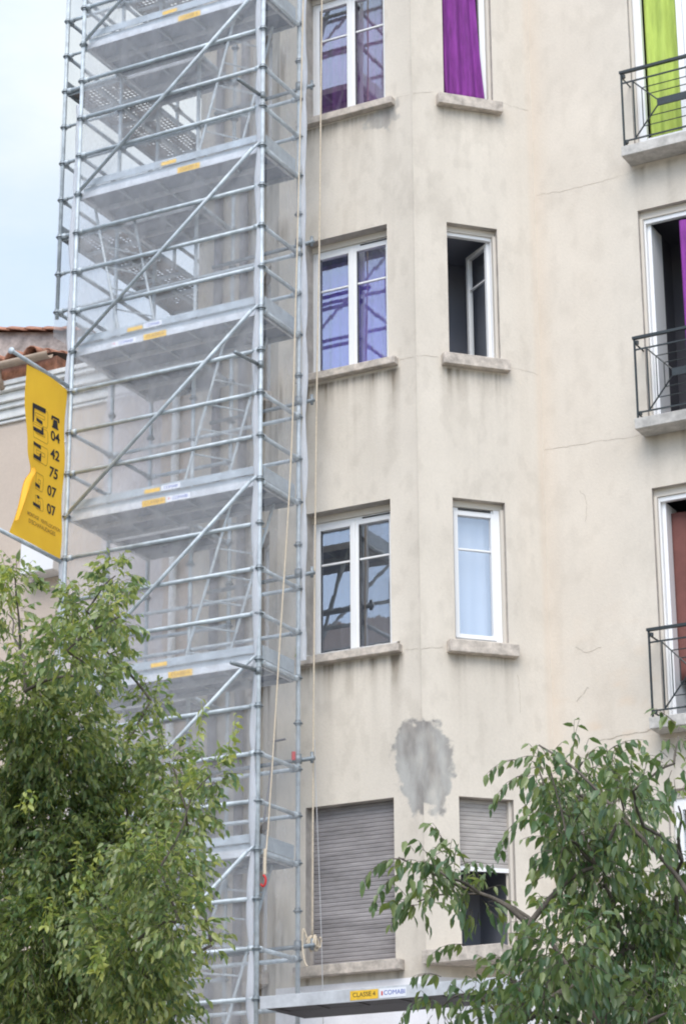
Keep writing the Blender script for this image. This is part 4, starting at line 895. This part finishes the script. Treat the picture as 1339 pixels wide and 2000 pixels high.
class Leaves:
    def __init__(s): s.V = []; s.F = []; s.k = 0
    def leaf(s, p, d, nrm, L, W, curl):
        d = d.normalized(); sd = d.cross(nrm)
        if sd.length < 1e-3: sd = d.cross(Vector((1, 0, 0)))
        sd.normalize(); n = sd.cross(d).normalized()
        q = lambda a, b, c: tuple(p+d*(a*L)+sd*(b*W)+n*c)
        f = .10*W*2
        s.V += [q(0, 0, 0), q(.28, .46, f-curl*.1*L), q(.28, 0, -curl*.1*L), q(.28, -.46, f-curl*.1*L), q(.62, .40, f-curl*.3*L), q(.62, 0, -curl*.3*L), q(.62, -.40, f-curl*.3*L), q(.96, 0, -curl*.62*L)]
        k = s.k
        s.F += [(k, k+2, k+1), (k, k+3, k+2), (k+1, k+2, k+5, k+4), (k+2, k+3, k+6, k+5), (k+4, k+5, k+7), (k+5, k+6, k+7)]; s.k += 8
    def build(s, name, mt, parent):
        me = bpy.data.meshes.new(name); me.from_pydata(s.V, [], s.F); me.materials.append(mt); me.update()
        me.polygons.foreach_set('use_smooth', [True]*len(me.polygons))
        o = bpy.data.objects.new(name, me); col.objects.link(o); o.parent = parent; o.matrix_parent_inverse = pinv(parent); return o
def rv(rn, z=1.0):
    while True:
        v = Vector((rn.uniform(-1, 1), rn.uniform(-1, 1), rn.uniform(-1, 1)))
        if .05 < v.length < 1: v.z *= z; return v
def spray(LV, TW, p, d, length, rn, L, W, gap, droop, tw_r=.0022, jitter=.3, hang=1.0):
    d = d.normalized(); q = p.copy(); n = max(2, int(length/gap)); pts = [q.copy()]; side = 1
    for i in range(n):
        d = (d+Vector((0, 0, -droop*gap*6))+rv(rn)*.10).normalized(); q = q+d*gap; pts.append(q.copy())
        hz = d.cross(Vector((0, 0, 1))); hz = hz.normalized() if hz.length > .05 else Vector((1, 0, 0))
        ld = hz*side*rn.uniform(.4, 1.0)+d*.55+Vector((0, 0, -rn.uniform(.35, 1.5)*hang))+rv(rn)*jitter
        nn = Vector((0, 0, 1))*rn.uniform(.3, 1)+hz*side*.8+rv(rn)*.5
        s_ = rn.uniform(.5, 1.15)*(1-.35*i/n)
        LV.leaf(q, ld, nn, L*s_, W*s_, rn.uniform(.2, .8)); side = -side
    if TW is not None: TW.tube(pts[::max(1, len(pts)//4)]+[pts[-1]], tw_r, 3, tw_r*.5, cap=False)
def make_tree(name, label, base, crown_pts, blobs, L, W, gap, dens, seed, lm, droop, shoots=(), fork_z=2.6, tr=.16):
    rn = random.Random(seed); t = thing(name, label, 'tree', base)
    tb = MB(); bx_, by_, bz_ = base; top = Vector((bx_+.1, by_, fork_z))
    tb.tube(smooth_path([(bx_, by_, -.05), (bx_+.05, by_-.03, fork_z*.5), top], 6), tr, 12, tr*.7); tb.build('trunk', M['bark'], t, smooth=True)
    LV = Leaves(); TW = MB(); br = MB()
    order = sorted(blobs, key=lambda b: (Vector(b[:3])-top).length)
    nodes = [top]; par = [-1]
    for b in order:
        c = Vector(b[:3]); j = min(range(len(nodes)), key=lambda i: (nodes[i]-c).length+.35*(nodes[i]-top).length); nodes.append(c); par.append(j)
    wgt = [1.0]*len(nodes); bk = .7 if droop > .8 else 1.0
    for i in range(len(nodes)-1, 0, -1): wgt[par[i]] += wgt[i]
    for i in range(1, len(nodes)):
        a, c = nodes[par[i]], nodes[i]; Lb = (c-a).length
        m1 = a.lerp(c, .35)+rv(rn)*.04*Lb+Vector((0, 0, .05*Lb)); m2 = a.lerp(c, .7)+rv(rn)*.04*Lb+Vector((0, 0, .05*Lb))
        r0 = .0055*bk*math.sqrt(wgt[par[i]] if par[i] else wgt[i]+2)*(1.15 if par[i] else 1.4); r0 = min(r0, tr*.55)
        br.tube(smooth_path([a, m1, m2, c], 4), r0, 7, max(.004, .0055*bk*math.sqrt(wgt[i])), cap=False)
    for (x, y, z, r) in blobs:
        c = Vector((x, y, z))
        if r == 0: continue
        n = max(5, int(dens*(r/.2)**2))
        for k in range(n):
            v = rv(rn); p = c+Vector((v.x*r*.75, v.y*r*.9, v.z*r*.75))
            d = v.normalized()*.9+rv(rn)*.6+Vector((0, 0, .25))
            spray(LV, TW, p, d, r*rn.uniform(.35, .75)+.05, rn, L, W, gap, droop, jitter=.3 if droop > .8 else .65, hang=1 if droop > .8 else .55)
    br.build('branches', M['bark'], t, smooth=True); TW.build('twigs', M['bark'], t)
    LV.build('crown', lm, t)
    for (x, y, z, l, dx, dz, cnt) in shoots:
        for k in range(cnt):
            SV = Leaves(); ST = MB(); spray(SV, ST, Vector((x+rn.uniform(-.05, .05), y+rn.uniform(-.05, .05), z)), Vector((dx+rn.uniform(-.2, .2), rn.uniform(-.2, .2), dz)), l*rn.uniform(.7, 1.1), rn, L*.85, W*.9, gap*.8, .10, .003)
            o = SV.build('young_shoot', M['leafY'], t); o['label'] = 'bright yellow green young shoot'; ST.build('stem', M['leafY'], o)
    return t
make_tree('broadleaf_tree', 'big leafy green tree with bright young shoots in front of the scaffold foot', (-10.7, 15.5, 0), None, LT, .100, .046, .034, 62, 3, M['leafL'], .5,
          shoots=[(-9.82, 14.16, 4.72, .36, .35, 1, 3), (-9.55, 14.11, 4.12, .30, .3, 1, 4), (-8.86, 14.3, 5.80, .30, -.15, 1, 2), (-8.68, 14.3, 5.60, .34, .15, 1, 2), (-10.55, 14.12, 7.1, .25, .1, 1, 5), (-10.1, 14.2, 4.5, .25, .2, 1, 3), (-9.05, 14.5, 5.5, .2, .1, 1, 4), (-10.3, 14.15, 5.4, .2, .2, 1, 3), (-9.4, 14.2, 5.0, .2, .3, .8, 3), (-10.9, 14.6, 6.3, .2, .1, 1, 3)])
brs = MB()
t2 = make_tree('drooping_tree', 'nearer dark green tree with long drooping pointed leaves at the lower right', (-4.3, 11.3, 0), None, RTB, .098, .043, .036, 58, 8, M['leafR'], .9, fork_z=2.3, tr=.12)
for P, r in (([(-4.72, 11.3, 3.35), (-4.95, 11.2, 3.70), (-5.36, 11.15, 3.91), (-5.64, 11.1, 4.06)], .013), ([(-4.0, 11.1, 3.62), (-4.1, 11.1, 3.82), (-4.37, 11.05, 4.15), (-4.62, 11.1, 4.42), (-4.9, 11.3, 4.62)], .014)):
    brs.tube(smooth_path(P, 5), r, 7, r*.35, cap=False)
brs.build('limbs', M['bark'], t2, smooth=True)
# single sprays that stand clear of the crown
rn = random.Random(77)
for (x, y, z), d, l in (((-5.2, 11.7, 4.66), (-1, 0, .3), .22), ((-5.0, 11.6, 4.62), (-.8, 0, .6), .2), ((-4.79, 11.5, 4.62), (.1, 0, .9), .18), ((-4.75, 11.5, 4.55), (.7, 0, .5), .24), ((-4.5, 11.2, 4.50), (.8, 0, .7), .25), ((-5.1, 11.6, 4.55), (-1, 0, .1), .32), ((-5.0, 11.5, 4.3), (-1, 0, .2), .35), ((-5.6, 11.1, 4.05), (-1, -.2, .4), .28), ((-5.6, 11.1, 3.98), (-1, 0, .0), .3), ((-5.5, 11.1, 3.9), (-1, 0, -.2), .25), ((-5.35, 11.1, 4.05), (-.3, 0, .9), .22), ((-5.62, 11.3, 3.84), (-1, 0, .1), .22), ((-5.6, 11.4, 3.36), (-1, 0, .3), .25), ((-5.5, 11.3, 3.45), (-.8, 0, .6), .2), ((-5.4, 11.4, 3.62), (-.9, 0, .4), .22), ((-3.95, 10.8, 4.5), (-.4, 0, .7), .15)):
    for k in range(2):
        LV = Leaves(); TW = MB(); spray(LV, TW, Vector((x, y, z)), Vector(d), l, rn, .10, .042, .034, .9); o = LV.build('leafy_twig', M['leafR'], t2); TW.build('stem', M['bark'], o)
